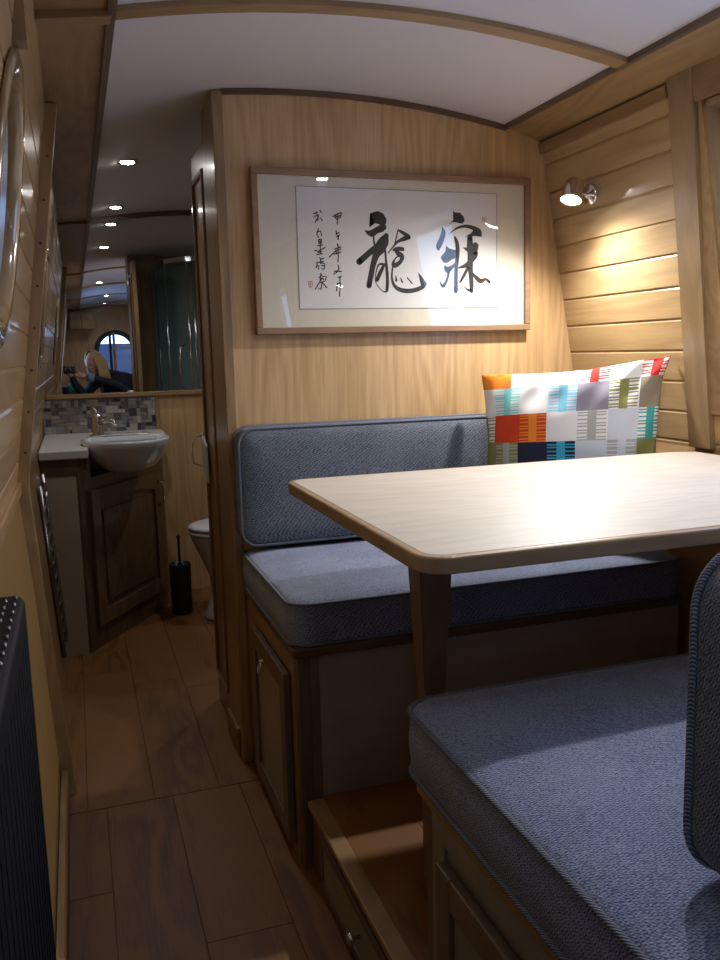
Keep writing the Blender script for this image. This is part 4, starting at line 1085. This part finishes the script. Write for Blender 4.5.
def hand(name, base, fdir, pdir, s):
    """palm plus four fingers and a thumb, curled on the camera body"""
    f_ = Vector(fdir).normalized(); n_ = Vector(pdir).normalized(); w_ = f_.cross(n_).normalized()*s; b_ = Vector(base)
    m = MB()
    m.tube([b_, b_+f_*.03, b_+f_*.06, b_+f_*.075], [.022, .030, .030, .022], 12)
    for k, L_ in enumerate((.066, .075, .070, .055)):
        r0 = b_+f_*.068+w_*(-.027+.018*k); r1 = r0+f_*L_*.45; r2 = r1+f_*L_*.2+n_*L_*.3; r3 = r2-f_*.003+n_*L_*.28
        m.tube([r0, r1, r2, r3], [.009, .0085, .008, .006], 8)
    t0 = b_+f_*.02-w_*.026; m.tube([t0, t0+f_*.022-w_*.016+n_*.01, t0+f_*.045-w_*.012+n_*.026], [.011, .010, .0075], 8)
    return m.build(name, 'skin', pe)
hand('hand', (.145, -.13, 1.055), (-1, .05, .12), (0, .2, 1), 1)
hand('hand', (.008, -.125, 1.055), (-.6, .1, .8), (1, .1, .1), -1)
m = MB(); m.tube([(.22, -.13, 1.035), (.15, -.13, 1.055)], [.046, .040], 14); m.build('cuff', 'cuff', pe)
cam_o = thing('compact_camera', (.0, -.10, 1.10), 'black camera held up in both hands by the person', 'camera')
MB().box(-.055, .065, -.14, -.085, 1.10, 1.175, .008).build('camera_body', 'black', cam_o)
MB().lathe([(.030, 0), (.030, .028), (.026, .034), (.001, .034)], (.0, -.087, 1.135), 28, Matrix.Rotation(-PI/2, 4, 'X')).build('lens', 'black', cam_o)
MB().box(-.045, -.02, -.125, -.10, 1.175, 1.181, .002).build('shutter_button', 'chrome', cam_o)
bg = thing('cloth_bag', (.02, -.35, .55), 'green cloth bag on pale blue cushion below the camera in the mirror', 'bag')
# bag on a small stool
m = MB(); m.pad(.07, .05, [(.03, .62), (.01, .622), (.0, .63), (-.006, .75), (-.002, .88), (.008, .965), (.02, .985), (.04, .975)], .03, Matrix.Translation((-.005, -.38, 0)), 5); m.build('bag_body', 'green', bg)
for dy in (-.03, .03): MB().tube([(-.05, -.38+dy, .96), (-.045, -.38+dy*.6, 1.01), (-.005, -.38+dy*.4, 1.03), (.035, -.38+dy*.6, 1.01), (.04, -.38+dy, .96)], .005, 8).build('bag_handle', 'cuff', bg)
so = thing('stool', (-.0, -.38, 0), 'small wooden stool under the green bag behind the viewpoint', 'stool')
MB().lathe([(.11, .59), (.125, .595), (.128, .612), (.12, .62), (.001, .6205)], (0, -.38, 0), 32).build('seat', 'oak_x', so)
for sx, sy in ((1, 1), (-1, 1), (1, -1), (-1, -1)):
    MB().tube([(.07*sx, -.38+.07*sy, .592), (.10*sx, -.38+.10*sy, .0)], [.014, .011], 10).build('leg', 'oak_p', so)
# rear cabin cupboards on the left, seen in the mirror
kc = thing('wall_cupboard', (.08, YB+.2, 1.15), 'oak wall cupboard in the rear cabin, left of the arched doors in the mirror', 'cupboard')
MB().box(-.02, .30, YB+.002, YB+.25, 1.62, 1.86, .004).build('carcass', 'oak_x', kc)
m = MB(); m.box(-.01, .138, YB+.25, YB+.268, 1.635, 1.85, .004); m.build('cupboard_door', 'oak_x', kc)
m = MB(); m.box(.142, .29, YB+.25, YB+.268, 1.635, 1.85, .004); m.build('cupboard_door', 'oak_x', kc)

pe.location.x -= .03
cam_o.location = (-.045, -.10, 1.085)
# ------------------------------------------------------------------ daylight
wd = bpy.data.worlds.new('daylight'); scene.world = wd; wd.use_nodes = True
bgn = wd.node_tree.nodes['Background']; bgn.inputs[0].default_value = (.42, .62, 1.0, 1); bgn.inputs[1].default_value = E_SKY

# ------------------------------------------------------------------ camera
cd = bpy.data.cameras.new('camera'); co = bpy.data.objects.new('camera', cd); COL.objects.link(co); scene.camera = co
cd.sensor_fit = 'VERTICAL'; cd.sensor_height = 36.; cd.sensor_width = 27.; cd.lens = 840./960.*36.; cd.clip_start = .02; cd.clip_end = 60
co.matrix_world = Matrix(((.946947, .071603, -.313311, 0), (-.320402, .133966, -.937761, 0), (-.025173, .988396, .1498, 1.22), (0, 0, 0, 1)))
vs_ = scene.view_settings
scene.display_settings.display_device = 'sRGB'
vs_.view_transform = 'Standard'; vs_.look = 'None'; vs_.exposure = EXPO; vs_.gamma = 1.; vs_.use_curve_mapping = False
scene.cycles.max_bounces = 10; scene.cycles.diffuse_bounces = 5; scene.cycles.glossy_bounces = 5; scene.cycles.transparent_max_bounces = 10
scene.cycles.sample_clamp_indirect = 4.; scene.cycles.use_denoising = True; scene.cycles.caustics_reflective = False
